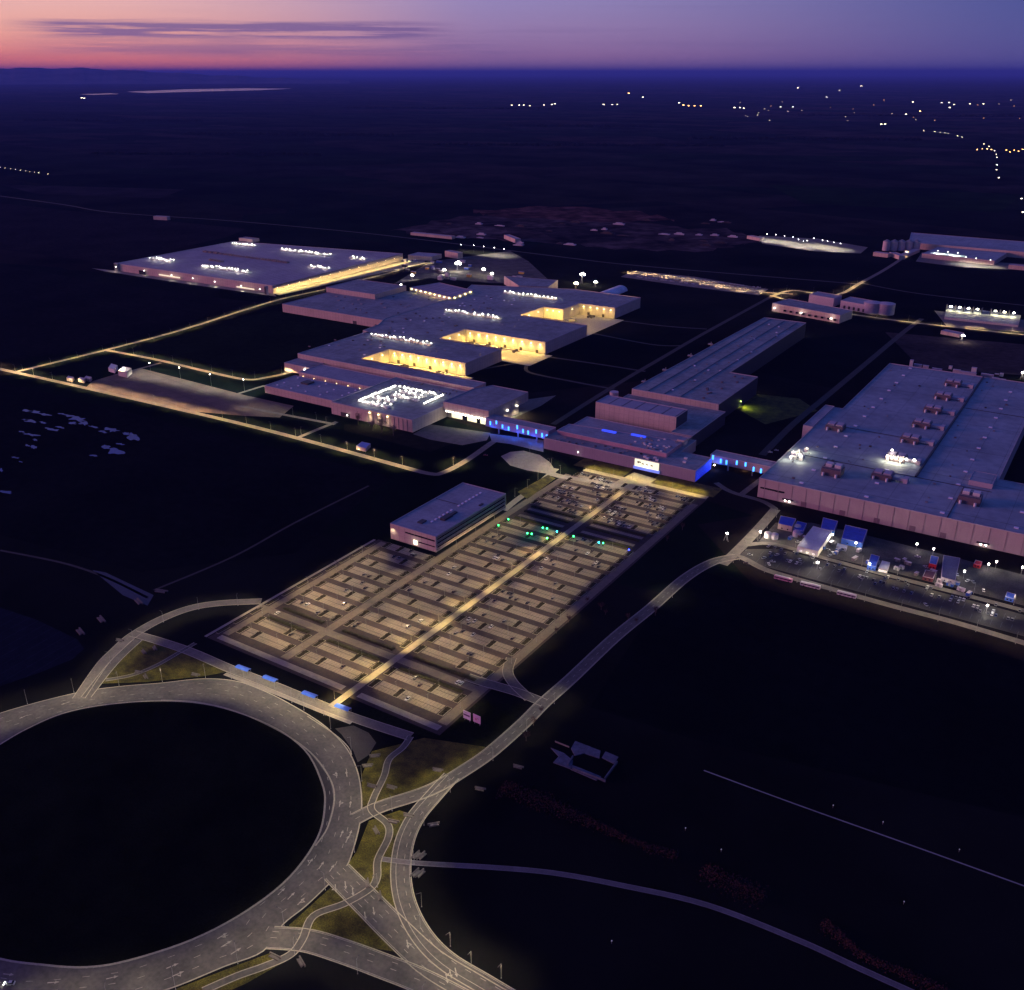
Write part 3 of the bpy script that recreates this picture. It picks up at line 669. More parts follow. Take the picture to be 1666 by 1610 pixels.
lamps_on('ring', ringline, 27, 1.2, 'on the outer kerb of ring road', 10, 'street lamps round the ring road', from_='clockwise from picture left edge')
lamps_on('road', NE, 33, -6, 'right of the link road', 20, 'street lamps along the link road', skip=(5, 6, 7, 8, 10, 11, 12, 13, 14), from_='from the ring road')
lamps_on('road', BY, 30, 6.6, 'outside the curving bypass lane', 12, 'street lamps along the bypass', from_='from the fork with the link road')
lamps_on('road', S2, 34, -8, 'beside the lowest exit road', 14, 'street lamps along the exits', from_='from the ring road')
lamps_on('road', S1, 34, 9, 'beside the four-lane south exit road', 22, 'street lamps along the exits', skip=(3, 4), from_='from the ring road')
lamps_on('road', NW, 30, -5.2, 'beside the west exit road', 10, 'street lamps along the west exit', from_='from the ring road')
lamps_on('road', PLAT, 26, -2.4, 'behind the bus platform', 8, 'street lamps at the bus platform', from_='from its left end')
lamps_on('fact', FW, 38, 5, 'beside the factory perimeter road', 6, 'street lamps along the perimeter road', skip=(20, 22, 23), from_='from the left')
lamps_on('fact', FN, 40, -5, 'beside the north service road', 12, 'street lamps along the north service road', from_='from its fork with the perimeter road')
lamps_on('fact', FI, 40, 5, 'by the road behind the truck yard', 12, 'street lamps along the inner service road', from_='from the north service road')
lamps_on('road', F1, 40, 4, 'on the short link beside the front hall', 10, 'street lamps on the factory links', from_='from the perimeter road')
lamps_on('road', F2, 34, 4, 'between truck yard and front hall', 10, 'street lamps on the factory links', from_='from the truck yard')
lamps_on('road', RD1, 26, -5, 'beside the lower compound road', 30, 'street lamps along the compound roads', from_='from the link road')
lamps_on('road', RD2, 28, 5, 'beside the upper compound road', 12, 'street lamps along the compound roads', from_='from the gate')
lamps_on('road', RD3, 26, -6, 'beside the road to the big right hall', 8, 'street lamps along the compound roads', from_='from link road')
lamps_on('road', PR2, 24, -5, 'beside the diagonal promenade', 10, 'street lamps on the promenade', from_='from the entrance plaza')
lamps_on('road', PR, 26, 6, 'along the promenade before the entrance building', 8, 'street lamps on the promenade', from_='from left')
lamps_on('fact', N1, 50, 6, 'along the cross road behind the long hall', 20, 'street lamps on the north cross road', from_='from its left end')
lamps_on('fact', N2, 46, 6, 'along the curved road up to the depots', 20, 'street lamps on the north cross road', skip=(7, 8, 9, 10, 11, 12), from_='from its left end')
lamps_on('fact', N3, 42, 0, 'in the middle of the distant staff lot', 10, 'street lamps in the staff lot', from_='from its left end')
lamps_on('path', [(-424, 801), (-294, 801)], 21, 0, 'between the car park and the entrance building', 8, 'street lamps on the promenade', from_='from the left')
for i, (x, y, e) in enumerate([(836, 757, 1), (862, 738, 1), (897, 758, 1)]):
    q = P(x, y); put_lamp('road', q[0], q[1], 0, f'slim grey street lamp on the rounded entrance forecourt, {ORD[i]} from the left', 'street lamps on the promenade')
# parking lamps
for k in range(25):
    if k in (2, 17, 18): continue
    y = SY(k); rr = random.Random(k+40)
    lst = []
    if k < 5:
        if k <= 9: lst.append((-461 + (-10 if k % 2 else 10), 'left block, second one'))
        lst.append((-409 if k % 2 else -388, 'centre block, second one')); lst.append((-322 if k % 2 else -344, 'right block, second one'))
    if k <= 9 : lst.append((-461 + (11 if k % 2 else -12), 'left block'))
    lst.append(((-386 if k % 2 else -411), 'centre block')); lst.append(((-346 if k % 2 else -320), 'right block'))
    for x, d in lst:
        if rr.random() < .1 and k > 5: continue
        put_lamp('park', x+rr.uniform(-3, 3), y, math.pi/2, f'twin-headed parking lamp, {ORD[k]} bay row from the front, {d}', 'parking lamps among the bays')
for j, k in enumerate([-1.7, .6, 3.2, 5.2, 7.2, 9.3, 11.3, 13.4, 15.5, 19.5, 22.5]):
    put_lamp('path', -371.2, 397+16*k, 0, f'short path lamp beside the central walkway, {ORD[j]} from the front', 'path lamps along the central walkway')
for j, k in enumerate([.4, 2, 3.6, 5.6, 7.6, 9.6, 11.8, 13.6, 15.4]):
    put_lamp('park', -431.5, 397+16*k, 0, f'tall twin-headed parking lamp over the inner lane, {ORD[j]} from the front', 'parking lamps over the inner lane')
for j, k in enumerate([1.5, 4.5, 6.5, 8.5]):
    put_lamp('park', -488.5, 397+16*k, 0, f'tall twin-headed parking lamp over the left edge lane, {ORD[j]} from the front', 'parking lamps over the edge lanes')
for j, k in enumerate([.5, 4.2, 6.2, 8.3]):
    put_lamp('park', -298.5, 397+16*k, 0, f'tall twin-headed parking lamp over the right edge lane, {ORD[j]} from the front', 'parking lamps over the edge lanes')
# high white-headed masts
for i, (x, y) in enumerate([(246, 606), (294, 614), (344, 625), (398, 634)]):
    q = P(x, y+2); put_lamp('mast', q[0], q[1], 0, f'tall lamp mast with a bright white head above the truck yard, {ORD[i]} from the left', 'lamp masts of the truck yard')
for i, (x, y) in enumerate([(750, 406), (771, 407), (787, 409), (804, 411), (820, 413)]):
    q = P(x, y+3); put_lamp('mast', q[0], q[1], 0, f'white lamp mast in the row over the building site, {ORD[i]} from the left', 'lamp masts of the building site')
for i, (x, y) in enumerate([(1247, 389), (1261, 390), (1275, 392), (1289, 394), (1298, 398), (1312, 400), (1323, 396), (1337, 399), (1345, 401), (1355, 403), (1366, 405), (1306, 401)]):
    q = P(x, y+2); put_lamp('mast', q[0], q[1], 0, f'white lamp mast in the crowded left depot row, {ORD[i]} from the left', 'lamp masts of the left depot')
for i, (x, y) in enumerate([(1524, 417), (1540, 419), (1556, 421), (1569, 428), (1586, 430), (1609, 433)]):
    q = P(x, y+2); put_lamp('mast', q[0], q[1], 0, f'white lamp mast in front of the pale-roofed depot hall, {ORD[i]} from the left', 'lamp masts of the depot hall')

# ================================================================ BUILDINGS
def building(name, label, pts, h, wall=WALL, roof=ROOF, par=.7, cat='building', group=None, base=0.0, trim=TRIM):
    xs = [p[0] for p in pts]; ys = [p[1] for p in pts]
    t_ = thing(name, label, cat, ((min(xs)+max(xs))/2, (min(ys)+max(ys))/2, base), 0, group)
    MB().prism(pts, base, h, top=False, bottom=base > 0).build('wall', wall, t_)
    b = MB(); n = len(pts); bm = bmesh.new(); f = bm.faces.new([bm.verts.new((p[0]-t_['_o'][0], p[1]-t_['_o'][1], h-.01-base)) for p in pts]); bm.normal_update()
    if f.normal.z < 0: f.normal_flip()
    bmesh.ops.triangulate(bm, faces=bm.faces[:]); me = bpy.data.meshes.new('roof'); bm.to_mesh(me); bm.free(); me.materials.append(roof)
    ro = bpy.data.objects.new('roof', me); COL.objects.link(ro); ro.parent = t_; t_['_roof'] = ro.name
    if par: MB().ring(pts, h-.03, h+par, .35).build('parapet', trim, t_)
    return t_
def rect(x0, x1, y0, y1): return [(x0, y0), (x1, y0), (x1, y1), (x0, y1)]
def panel(root, name, x0, x1, y, z0, z1, m, d=.08):   # on a wall that faces -Y
    return MB().box(x0, x1, y-d, y+.05, z0, z1, True).build(name, m, root)
def panel_x(root, name, x, y0, y1, z0, z1, m, d=.08):  # on a wall that faces +X
    return MB().box(x-.05, x+d, y0, y1, z0, z1, True).build(name, m, root)
def wall_lamp(root, x, y, z, n, e, col, dirn, bulbm=None, s=.45, cone=140):
    b = MB().box(x-s, x+s, y-s*.8, y+s*.8, z-s*.4, z+s*.4, True).build('wall_lamp', bulbm or BULB_Y, root)
    if e: light('SPOT', (x+dirn[0]*.9, y+dirn[1]*.9, z-.3), e, col, root, .3, cone, (dirn[0]*.55, dirn[1]*.55, -1))
    return b

# pavilion beside the car park
pv = building('office_pavilion', 'flat-roofed office pavilion with a bright doorway at the left edge of the car park', rect(-488, -440, 569, 675), 14, ROOF_B and WALL, ROOF2, .5, 'office')
panel(pv, 'window_band', -472, -441, 569, 9.4, 10.8, GLASS); panel(pv, 'window_band', -459, -441, 569, 4.2, 5.2, GLASS)
panel(pv, 'lit_doorway', -463.5, -459.5, 569, 1.2, 5.6, emis('doorway_glow', (1, .88, .62), 2.2)); panel(pv, 'lit_panel', -487.6, -483, 569, 5, 10, mat('entrance_cladding', (.7, .62, .5), .6))
light('POINT', (-461.5, 566, 3.5), 500, WHITE, pv, .5); light('SPOT', (-485, 566.2, 11), 1500, KHAKI, pv, .4, 120, (0, .4, -1))
for z0 in (3.0, 6.6, 10.2): panel_x(pv, 'window_band', -440, 571, 673, z0, z0+1.5, GLASS)
for z0 in (1.2, 4.9, 8.5, 12.1): panel_x(pv, 'facade_band', -440, 570, 674, z0, z0+1.1, mat('bronze_cladding', (.26, .21, .17), .5), .14)
for i in range(14):
    y = 590+i*5.6
    if i in (6,): continue
    MB().box(-461.2, -459.6, y, y+2.2, 14, 14.7).build('skylight', SKYL, pv)
b = MB(); b.box(-457, -452, 598, 610, 14, 15.9); b.box(-456, -453, 611, 618, 14, 15.2); b.build('roof_unit', METAL_D, pv)
MB().box(-470, -465, 583, 590, 14, 14.9).build('roof_hatch', METAL_D, pv); MB().box(-446, -444, 640, 645, 14, 14.9).build('roof_hatch', METAL_D, pv)
for y in (632, ): MB().box(-487, -462, y, y+.5, 14, 14.3).build('roof_rail', METAL_D, pv)

# far left warehouse
WQ = [(-1730, 1223), (-1303, 1234), (-1317, 1624), (-1741, 1545)]
bw = building('warehouse', 'huge low warehouse with rows of lit rooftop plant on a speckled roof, far left', WQ, 14, WALL, mat('speckled_roof', (.36, .33, .36), .7, .15, .04, seams=[((1, 0, 0), 12, .16, .35), ((0, 1, 0), 9, .12, .18)]), .6, 'warehouse')
for x in (-1729, -1309): 
    MB().box(x, x+9 if x < -1500 else x+5, 1219, 1224.5, 0, 15.5).build('stair_tower', mat('lit_tower_cladding', (.5, .46, .42), .6), bw)
b = MB()
for i in range(9): b.box(-1728.4+i*.95, -1728.0+i*.95, 1218.7, 1218.95, 1, 15)
for i in range(5): b.box(-1308.6+i*.95, -1308.2+i*.95, 1218.7, 1218.95, 1, 15)
b.build('tower_fin', METAL_D, bw)
for i, x in enumerate((-1722, -1640, -1560, -1500, -1440, -1370, -1318)):
    wall_lamp(bw, x, 1221.5 if 0 < i < 6 else 1217.5, 9, 0, 8000 if 0 < i < 6 else 12000, (1, .86, .62), (0, -1), BULB, .6)
for x0, x1 in ((-1600, -1540), (-1385, -1340)): panel(bw, 'dock_canopy', x0, x1, 1224.5, 4.2, 6.2, emis('dock_glow', (1, .86, .6), 1.0), 1.2)
panel(bw, 'dock_gate', -1660, -1640, 1223.9, .2, 8, GLASS)
for i in range(13): 
    y = 1245+i*29; wall_lamp(bw, -1303-(y-1234)*14/390+.7, y, 9, 0, 3000, (1, .78, .32), (1, 0), BULB_Y, .4)
MB().box(-1300.5, -1300.1, 1240, 1610, 13.2, 13.6, True).build('added_light_bar', METAL_D, bw)  # bar added as a mount for the light strip below
light('AREA', (-1295, 1428, 8.0), 120000, (1, .72, .26), bw, 375, 170, (-.25, 0, -1), size_y=1.0).rotation_euler = (.4, 0, math.pi/2)  # added area light, evens the wash on wall and apron
MB().prism([(-1302.6, 1236), (-1302.3, 1236), (-1316.0, 1622), (-1316.3, 1622)], 8.6, 13.9, bottom=True).build('shade_band', WALLV, bw)  # darker band added so the upper wall looks unlit
sheet('warehouse_apron', PX([(443, 477), (455, 480), (692, 428), (690, 421), (660, 420)]), .046, CONC)
sheet('warehouse_apron', PX([(149, 436), (188, 440), (443, 476), (450, 482), (300, 461), (170, 441)]), .044, CONC)
ap = sheet
def plant(name, label, x0, x1, y0, y1, z, lit, n, group='lit rooftop plant', e=2600, seed=0, hgt=3.0, bulb=BULB, col=WHITE):
    rr = random.Random(seed+int(x0*3+y0)); t_ = thing(name, label, 'rooftop plant', ((x0+x1)/2, (y0+y1)/2, z), 0, group)
    fr = MB(); horiz = abs(x1-x0) >= abs(y1-y0)
    for k in range(int(max(abs(x1-x0), abs(y1-y0))/6)+1):
        q = k/max(1, int(max(abs(x1-x0), abs(y1-y0))/6))
        if horiz: X_ = x0+(x1-x0)*q; fr.tube((X_, y0, z), (X_, y0, z+hgt+1), .12, 4); fr.tube((X_, y1, z), (X_, y1, z+hgt+1), .12, 4)
        else: Y_ = y0+(y1-y0)*q; fr.tube((x0, Y_, z), (x0, Y_, z+hgt+1), .12, 4); fr.tube((x1, Y_, z), (x1, Y_, z+hgt+1), .12, 4)
    fr.box(x0, x1, y0-.1, y0+.1, z+hgt+.9, z+hgt+1.1, True); fr.box(x0, x1, y1-.1, y1+.1, z+hgt+.9, z+hgt+1.1, True); fr.build('frame', METAL, t_)
    for k in range(n):
        q = (k+.5)/n; s = rr.uniform(.28, .44)*(x1-x0 if horiz else y1-y0)/n; h_ = hgt*rr.uniform(.55, 1.0); wd = (y1-y0 if horiz else x1-x0)*rr.uniform(.25, .42)
        cx = x0+(x1-x0)*q if horiz else (x0+x1)/2+rr.uniform(-.6, .6); cy = (y0+y1)/2+rr.uniform(-.6, .6) if horiz else y0+(y1-y0)*q
        sx, sy = (s, wd) if horiz else (wd, s)
        u = MB(); u.box(cx-sx, cx+sx, cy-sy, cy+sy, z+.4, z+h_); u.tube((cx-sx*.4, cy, z+h_), (cx-sx*.4, cy, z+h_+.8), min(sx, sy)*.4, 8); u.tube((cx+sx*.5, cy, z+h_), (cx+sx*.5, cy, z+h_+.5), min(sx, sy)*.3, 8)
        u.build('plant_unit', UNIT_L if lit else UNIT, t_)  # lit rows take the paler housing, floodlight put into the colour
        if lit and k % 1 == 0:
            bx, by = cx+rr.uniform(-1, 1)*sx, y0 + (y1-y0)*rr.choice((.05, .5, .95)) if horiz else cy
            MB().box(bx-.6, bx+.6, by-.45, by+.45, z+hgt+.4, z+hgt+1.0, True).build('floodlight', bulb, t_)
    if lit:
        m_ = max(1, int(max(abs(x1-x0), abs(y1-y0))/22))
        for k in range(m_):
            q = (k+.5)/m_; X_, Y_ = (x0+(x1-x0)*q, (y0+y1)/2) if horiz else ((x0+x1)/2, y0+(y1-y0)*q)
            light('POINT', (X_, Y_-.3, z+hgt+2.2), e*22/ max(14, 22), col, t_, .8)
    return t_
WL = 'on the far left warehouse'
plant('rooftop_plant', f'short floodlit plant row near the left end of the front, {WL}', -1711, -1645, 1290, 1302, 14, True, 9, e=7000)
plant('rooftop_plant', f'long floodlit plant row in the middle of the front, {WL}', -1557, -1425, 1289, 1301, 14, True, 16, e=7000)
plant('rooftop_plant', f'short floodlit plant row at the back left, {WL}', -1718, -1646, 1514, 1528, 14, True, 8, e=7000)
plant('rooftop_plant', f'long floodlit plant row at the back right, {WL}', -1568, -1428, 1514, 1528, 14, True, 15, e=7000)
plant('rooftop_plant', f'short floodlit plant row near the lit right edge, {WL}', -1378, -1322, 1402, 1412, 14, True, 8, e=7000)
plant('rooftop_plant', f'sparse floodlit plant at the back right corner, {WL}', -1376, -1330, 1520, 1530, 14, True, 4, e=5000)
plant('rooftop_plant', f'long unlit dark plant row across the middle, {WL}', -1690, -1440, 1408, 1420, 14, False, 16, 'unlit rooftop plant')
plant('rooftop_plant', f'short unlit plant row left of centre, {WL}', -1600, -1560, 1345, 1357, 14, False, 4, 'unlit rooftop plant')
building('roof_house', 'small pale penthouse on the back edge of the far left warehouse', rect(-1740, -1696, 1560, 1580), 20, WALL, ROOF, .3, 'penthouse', base=13.9)
building('gatehouse', 'small pale building behind the right corner of the far left warehouse', [(-1316, 1640), (-1262, 1650), (-1264, 1690), (-1320, 1680)], 9, WALL, ROOF2, .3, 'building')

# left hall and its raised block
h2 = building('storage_hall', 'low pink-fronted hall at the left back of the main factory', rect(-1183, -966, 1138, 1330), 13, WALL, ROOF, .6, 'hall')
panel(h2, 'gate', -1030, -1022, 1138, 0, 5, METAL_D); panel(h2, 'gate', -985, -979, 1138, 0, 5, METAL_D)
for i in range(7): MB().box(-1150+i*25, -1145+i*25, 1230-(i % 2)*22, 1234-(i % 2)*22, 13, 14).build('roof_hatch', METAL, h2)
building('raised_block', 'long low pink block standing on the roof of the left storage hall', rect(-1188, -1078, 1250, 1335), 21, WALL, ROOF, .5, 'roof block', base=12.9)
# main factory
MP = [(-931, 915), (-642, 915), (-642, 941), (-841, 941), (-841, 998), (-713, 998), (-713, 1084), (-818, 1084), (-818, 1146), (-680, 1146), (-680, 1268), (-798, 1268), (-798, 1338), (-762, 1338), (-762, 1392), (-697, 1392), (-697, 1486), (-826, 1486), (-998, 1421), (-964, 1335), (-964, 1138), (-945, 1100), (-941, 1060), (-931, 1060)]
mf = building('main_factory', 'vast purple-roofed main factory with three yellow-lit dock courts opening to the right', MP, 17, WALL, ROOF, .7, 'factory')
courts = [(-841, -713, 941, 998), (-818, -680, 1084, 1146), (-798, -697, 1268, 1338)]
panel(mf, 'dock_wall', -840.8, -713.1, 998, .1, 16.2, WALLY, .12); panel(mf, 'dock_wall', -817.8, -680.1, 1146, .1, 16.2, WALLY, .12)
panel(mf, 'dock_wall', -797.8, -762.2, 1338, .1, 16.2, WALLY, .12); panel(mf, 'dock_wall', -761.8, -697.1, 1392, .1, 16.2, WALLY, .12)
panel_x(mf, 'dock_wall', -841, 942, 997.5, .1, 16.2, WALLY, .12); panel_x(mf, 'dock_wall', -818, 1085, 1145.5, .1, 16.2, WALLY, .12); panel_x(mf, 'dock_wall', -798, 1269, 1337.5, .1, 16.2, WALLY, .12); panel_x(mf, 'dock_wall', -762, 1339, 1391.5, .1, 16.2, WALLY, .12)
DCONC = mat('dock_concrete', (.42, .39, .33), .85, .15, .2)
sheet('dock_court', rect(-840.5, -700, 941.2, 997.6), .060, DCONC); sheet('dock_court', rect(-817.5, -668, 1084.2, 1145.6), .062, DCONC); sheet('dock_court', [(-797.5, 1268.2), (-680, 1268.2), (-680, 1391.6), (-761.5, 1391.6), (-761.5, 1337.6), (-797.5, 1337.6)], .064, DCONC)
YL = (1.0, .62, .14)
def dock_row(x0, x1, y, n, e):
    for i in range(n): wall_lamp(mf, x0+(x1-x0)*(i+.5)/n, y-.75, 13.2, 0, e, YL, (0, -1), BULB_Y, .55, 165)
dock_row(-838, -714, 998, 9, 26000); dock_row(-816, -681, 1146, 9, 26000); dock_row(-797, -763, 1338, 3, 5000); dock_row(-760, -698, 1392, 5, 5000)
for x, y in ((-840, 960), (-840, 982), (-817, 1105), (-817, 1128), (-797, 1290), (-797, 1318), (-761, 1365)): wall_lamp(mf, x+.8, y, 13.2, 0, 5000, YL, (1, 0), BULB_Y, .55, 160)
for (x0, x1, y) in ((-838, -716, 998), (-815, -684, 1146), (-758, -700, 1392)):
    k = int((x1-x0)/9)
    for i in range(k):
        if (i*7) % 3 == 1: panel(mf, 'dock_gate', x0+9*i+2, x0+9*i+6.5, y-.1, .2, 4.8, mat('gate_grey', (.07, .06, .05), .6), .12)
for x0, x1, y in ((-910, -803, 1042), (-915, -808, 1224), (-912, -805, 1390)):
    plant('rooftop_plant', {1042: 'floodlit plant row on the main factory roof, nearest the front', 1224: 'floodlit plant row on the main factory roof, middle of three', 1390: 'floodlit plant row on the main factory roof, farthest back'}[y], x0, x1, y, y+9, 16.99, True, 15, e=2800)
for x0, x1, y, dep in ((-838, -715, 940.4, 57), (-815, -683, 1083.4, 62), (-796, -700, 1267.4, 90)):
    MB().box(x0, x1, y-.5, y-.1, 17.7, 18.3, True).build('added_light_bar', METAL_D, mf)  # bar added to go with the court's area light
    light('AREA', ((x0+x1)/2, y+1.2, 18.6), 70000 if dep < 80 else 75000, YL, mf, x1-x0, 140, (0, dep*.85, -16), size_y=1.0)  # added area light, washes dock wall and floor evenly
light('AREA', (-777, 1290, 19), 9000, YL, mf, 30, 150, (0, 40, -16), size_y=1.0)  # added area light for the notch of the farthest court
rr = random.Random(5)
for i in range(46):
    x, y = rr.uniform(-925, -850), rr.uniform(950, 1380)
    MB().box(x-1.2, x+1.2, y-1.2, y+1.2, 16.98, 17.8).build('skylight', SKYL if i % 2 else METAL, mf)
for x0, x1, y0, y1 in ((-820, -720, 1010, 1075), (-800, -690, 1160, 1255), (-780, -705, 1405, 1475)):
    for i in range(8): x, y = rr.uniform(x0, x1), rr.uniform(y0, y1); MB().box(x-.9, x+.9, y-.9, y+.9, 16.98, 17.6).build('roof_hatch', METAL, mf)
# loading yard canopy at the back left
cn = building('lit_annex', 'small annex strung with bright lamps along two edges, behind the storage hall', [(-1068, 1332), (-957, 1304), (-962, 1372), (-1050, 1394)], 20, WALLY, mat('speckled_roof', (.3, .3, .3)), .5, 'annex')
for i in range(9):
    x = -1068+111*(i+.5)/9; y = 1332-28*(i+.5)/9; wall_lamp(cn, x, y-.9, 18.5, 0, 1500 if i % 2 else 0, YL, (0, -1), BULB_Y, .8, 150)
for i in range(4): wall_lamp(cn, -956+-5*(i+.5)/4, 1304+68*(i+.5)/4, 18.5, 0, 1500 if i % 2 else 0, YL, (1, 0), BULB_Y, .8, 150)
building('far_shed', 'dim pale shed touching the back of the main factory', [(-930, 1470), (-880, 1492), (-895, 1550), (-1000, 1530)], 15, WALL, ROOF, .4, 'shed')
# tube like silo lying behind the third arm
ty = thing('barrel_roof_hall', 'small bright barrel-roofed hall behind the right arm of the main factory', 'hall', (-790, 1560, 0))
b = MB(); 
for k in range(9):
    a0, a1 = math.pi*k/9, math.pi*(k+1)/9
    b.quad([(-790-13*math.cos(a0), 1527, 9*math.sin(a0)), (-790-13*math.cos(a1), 1527, 9*math.sin(a1)), (-790-13*math.cos(a1), 1600, 9*math.sin(a1)), (-790-13*math.cos(a0), 1600, 9*math.sin(a0))][::-1])
b.build('roof', mat('white_membrane', (.7, .7, .75), .5), ty)
b = MB(); b.quad([(-790+13*math.cos(math.pi*k/9), 1527.2, 9*math.sin(math.pi*k/9)) for k in range(10)][::-1]); b.build('wall', WALL, ty)

# front complex: low hall, corrugated shed, body hall with dock
lf = building('low_hall', 'low hall with many small skylights at the left of the front factory', rect(-881, -757, 805, 858), 9, WALL, ROOF2, .5, 'hall')
for i in range(5):
    for j in range(4):
        if (i*3+j) % 5 == 2: continue
        MB().box(-870+i*24, -868.2+i*24, 814+j*12, 815.8+j*12, 9, 9.8).build('skylight', SKYL, lf)
MB().box(-850, -838, 836, 848, 9, 10.8).build('roof_unit', METAL_D, lf)
cs = building('ribbed_hall', 'long hall with a ribbed lit wall between the low hall and the main factory', rect(-880, -754, 864, 906), 12, mat('ribbed_cladding', (.52, .42, .40), .6, .08, .1, seams=[((1, 0, 0), 4.0, .18, .35)]), ROOF2, .5, 'hall')
for i in range(7): wall_lamp(cs, -872+i*19, 862.9, 8, 0, 900, WARM, (0, -1), BULB_Y, .25)
vs_ = building('vestibule', 'small link block at the left corner of the main factory front', rect(-930, -884, 888, 915), 11, WALL, ROOF, .4, 'annex')
wall_lamp(vs_, -892, 886.6, 8, 0, 26000, (1, .85, .55), (0, -1), BULB, .8); wall_lamp(vs_, -883, 886.6, 7, 0, 6000, (1, .85, .55), (0, -1), BULB, .8)
fhp = [(-756, 789), (-637, 789), (-637, 853), (-574, 853), (-574, 908), (-756, 908)]
fh = building('front_hall', 'front hall with floodlit roof machinery and a bright loading dock in its recess', fhp, 14, WALL, ROOF, .7, 'hall')
up = building('raised_hall', 'raised flat block over the loading dock at the right of the front hall', [(-634, 843), (-572, 843), (-572, 926), (-622, 926), (-634, 900)], 21, WALL, ROOF, .6, 'hall', base=10.5)
for x0, x1 in ((-630, -615), (-608, -595), (-590, -573.5)): panel(fh, 'lit_dock', x0, x1, 852.9, .8, 6.5, emis('dock_bay_glow', (1, .92, .62), 1.3), .1)
for x0, x1 in ((-615, -608), (-595, -590)): panel(fh, 'dock_gate', x0, x1, 852.9, .2, 6.8, GLASS, .14)
for i in range(13): MB().box(-630+i*4.4, -628.4+i*4.4, 842.0, 842.8, 10.6, 11.4, True).build('canopy_lamp', BULB, up)
for x in (-622, -600, -582): light('SPOT', (x, 841.6, 9.8), 13000, (1, .9, .62), up, .5, 165, (0, -.2, -1))
for i in range(10): panel(fh, 'facade_fin', -700+i*6.2, -699.4+i*6.2, 789, 0, 13.6, METAL, .3)
for x, e in ((-697, 16000), (-684, 16000), (-671, 9000)): wall_lamp(fh, x, 787.6, 12.6, 0, e, (1, .84, .5), (0, -1), BULB_Y, .6)
wall_lamp(fh, -731, 787.6, 3, 0, 700, WARM, (0, -1), BULB, .5)
panel(fh, 'gate', -742, -728, 789, .2, 5, METAL_D)
# roof plant yard of the front hall
z = 14.02
plant('rooftop_plant', 'straight floodlit walkway of plant on the left edge of the front hall roof', -731, -728, 806, 876, z, True, 20, e=1500, hgt=1.6)
plant('rooftop_plant', 'floodlit plant walkway along the back of the front hall roof', -726, -666, 874, 878, z, True, 14, e=1500, hgt=1.6)
plant('rooftop_plant', 'floodlit plant walkway on the right edge of the front hall roof', -661, -658, 838, 878, z, True, 12, e=1500, hgt=1.6)
plant('rooftop_plant', 'dense floodlit machinery near the front edge of the front hall roof', -724, -684, 803, 813, z, True, 9, e=2200, hgt=3)
plant('rooftop_plant', 'dense floodlit machinery in the centre left of the front hall roof', -722, -692, 822, 832, z, True, 7, e=2200, hgt=3)
plant('rooftop_plant', 'dense floodlit machinery in the centre of the front hall roof', -712, -672, 842, 850, z, True, 8, e=2200, hgt=3)
plant('rooftop_plant', 'dense floodlit machinery toward the back of the front hall roof', -712, -674, 858, 867, z, True, 8, e=2200, hgt=3)
wall_lamp(up, -571, 900, 12, 0, 42000, (1, .88, .55), (1, 0), BULB, .6); wall_lamp(up, -571, 880, 12, 0, 42000, (1, .88, .55), (1, 0), BULB, .6)
q = P(842, 662); MB().box(q[0]-1.2, q[0]+1.2, q[1]-1.2, q[1]+1.2, 0, 6)
tank = thing('dark_tank', 'slim dark tank in the bright pool behind the left bridge', 'tank', (q[0], q[1], 0)); tank_b = MB(); tank_b.tube((q[0], q[1], 0), (q[0], q[1], 7), 1.6, 12); tank_b.build('shell', METAL_D, tank); tl = MB(); tl.tube((q[0], q[1], 7), (q[0], q[1], 8), 1.6, 12, .3); tl.build('lid', METAL, tank)

# left and right bridges with ice-blue tubes
def bridge(label, x0, x1, y, z0, z1, tubes, legs, d=16, slope=0):
    t_ = building('conveyor_bridge', label, rect(x0, x1, y, y+d), z1, WALLV, ROOF2, .5, 'bridge', base=z0)
    t_['_o'] = [t_['_o'][0], t_['_o'][1], z0]
    for x, za, zb in tubes: MB().box(x-.75, x+.75, y-.5, y-.02, za, zb, True).build('light_tube', NEON, t_)
    for x in legs:
        MB().box(x-.6, x+.6, y+1, y+2.2, 0, z0-.01).build('pillar', METAL, t_); MB().box(x-.6, x+.6, y+d-2.2, y+d-1, 0, z0-.01).build('pillar', METAL, t_)
    return t_
bl = bridge('raised left bridge with ten ice-blue light tubes between front hall and entrance building', -571.5, -491, 836, 6.2, 15, [(-565, 8.8, 13), (-557, 11.3, 15), (-549, 8.0, 12), (-541, 7.2, 11.2), (-530, 10.6, 15), (-522.5, 7.8, 12), (-516, 7.2, 11.5), (-506, 10.2, 14.5), (-498.5, 7.6, 12), (-492.8, 7.2, 11.6)], (-555, -530, -506))
for x in (-562, -545, -528, -510, -496): light('POINT', (x, 833, 5.0), 3200, (.01, .10, 1.0), bl, .6)
br = bridge('raised right bridge with eight ice-blue light tubes reaching the big right hall', -322, -257, 869, 5.6, 13.5, [(-319, 9.2, 13.8), (-310.5, 7.2, 11.5), (-304.5, 7.0, 11.2), (-294, 9.0, 13.2), (-285, 9.2, 13.2), (-276.5, 5.8, 10.2), (-269, 5.6, 10), (-259.5, 9.4, 13.2)], (-303, -278))
light('POINT', (-314, 864, 7), 3400, (.01, .10, 1.0), br, .6); light('POINT', (-288, 880, 3.6), 1500, (1, .6, .3), br, .6); light('POINT', (-272, 860, 6), 700, (1, .55, .4), br, .6)
wall_lamp(br, -316, 866.5, 4.6, 0, 700, (1, .85, .5), (0, -1), BULB_Y, .7)

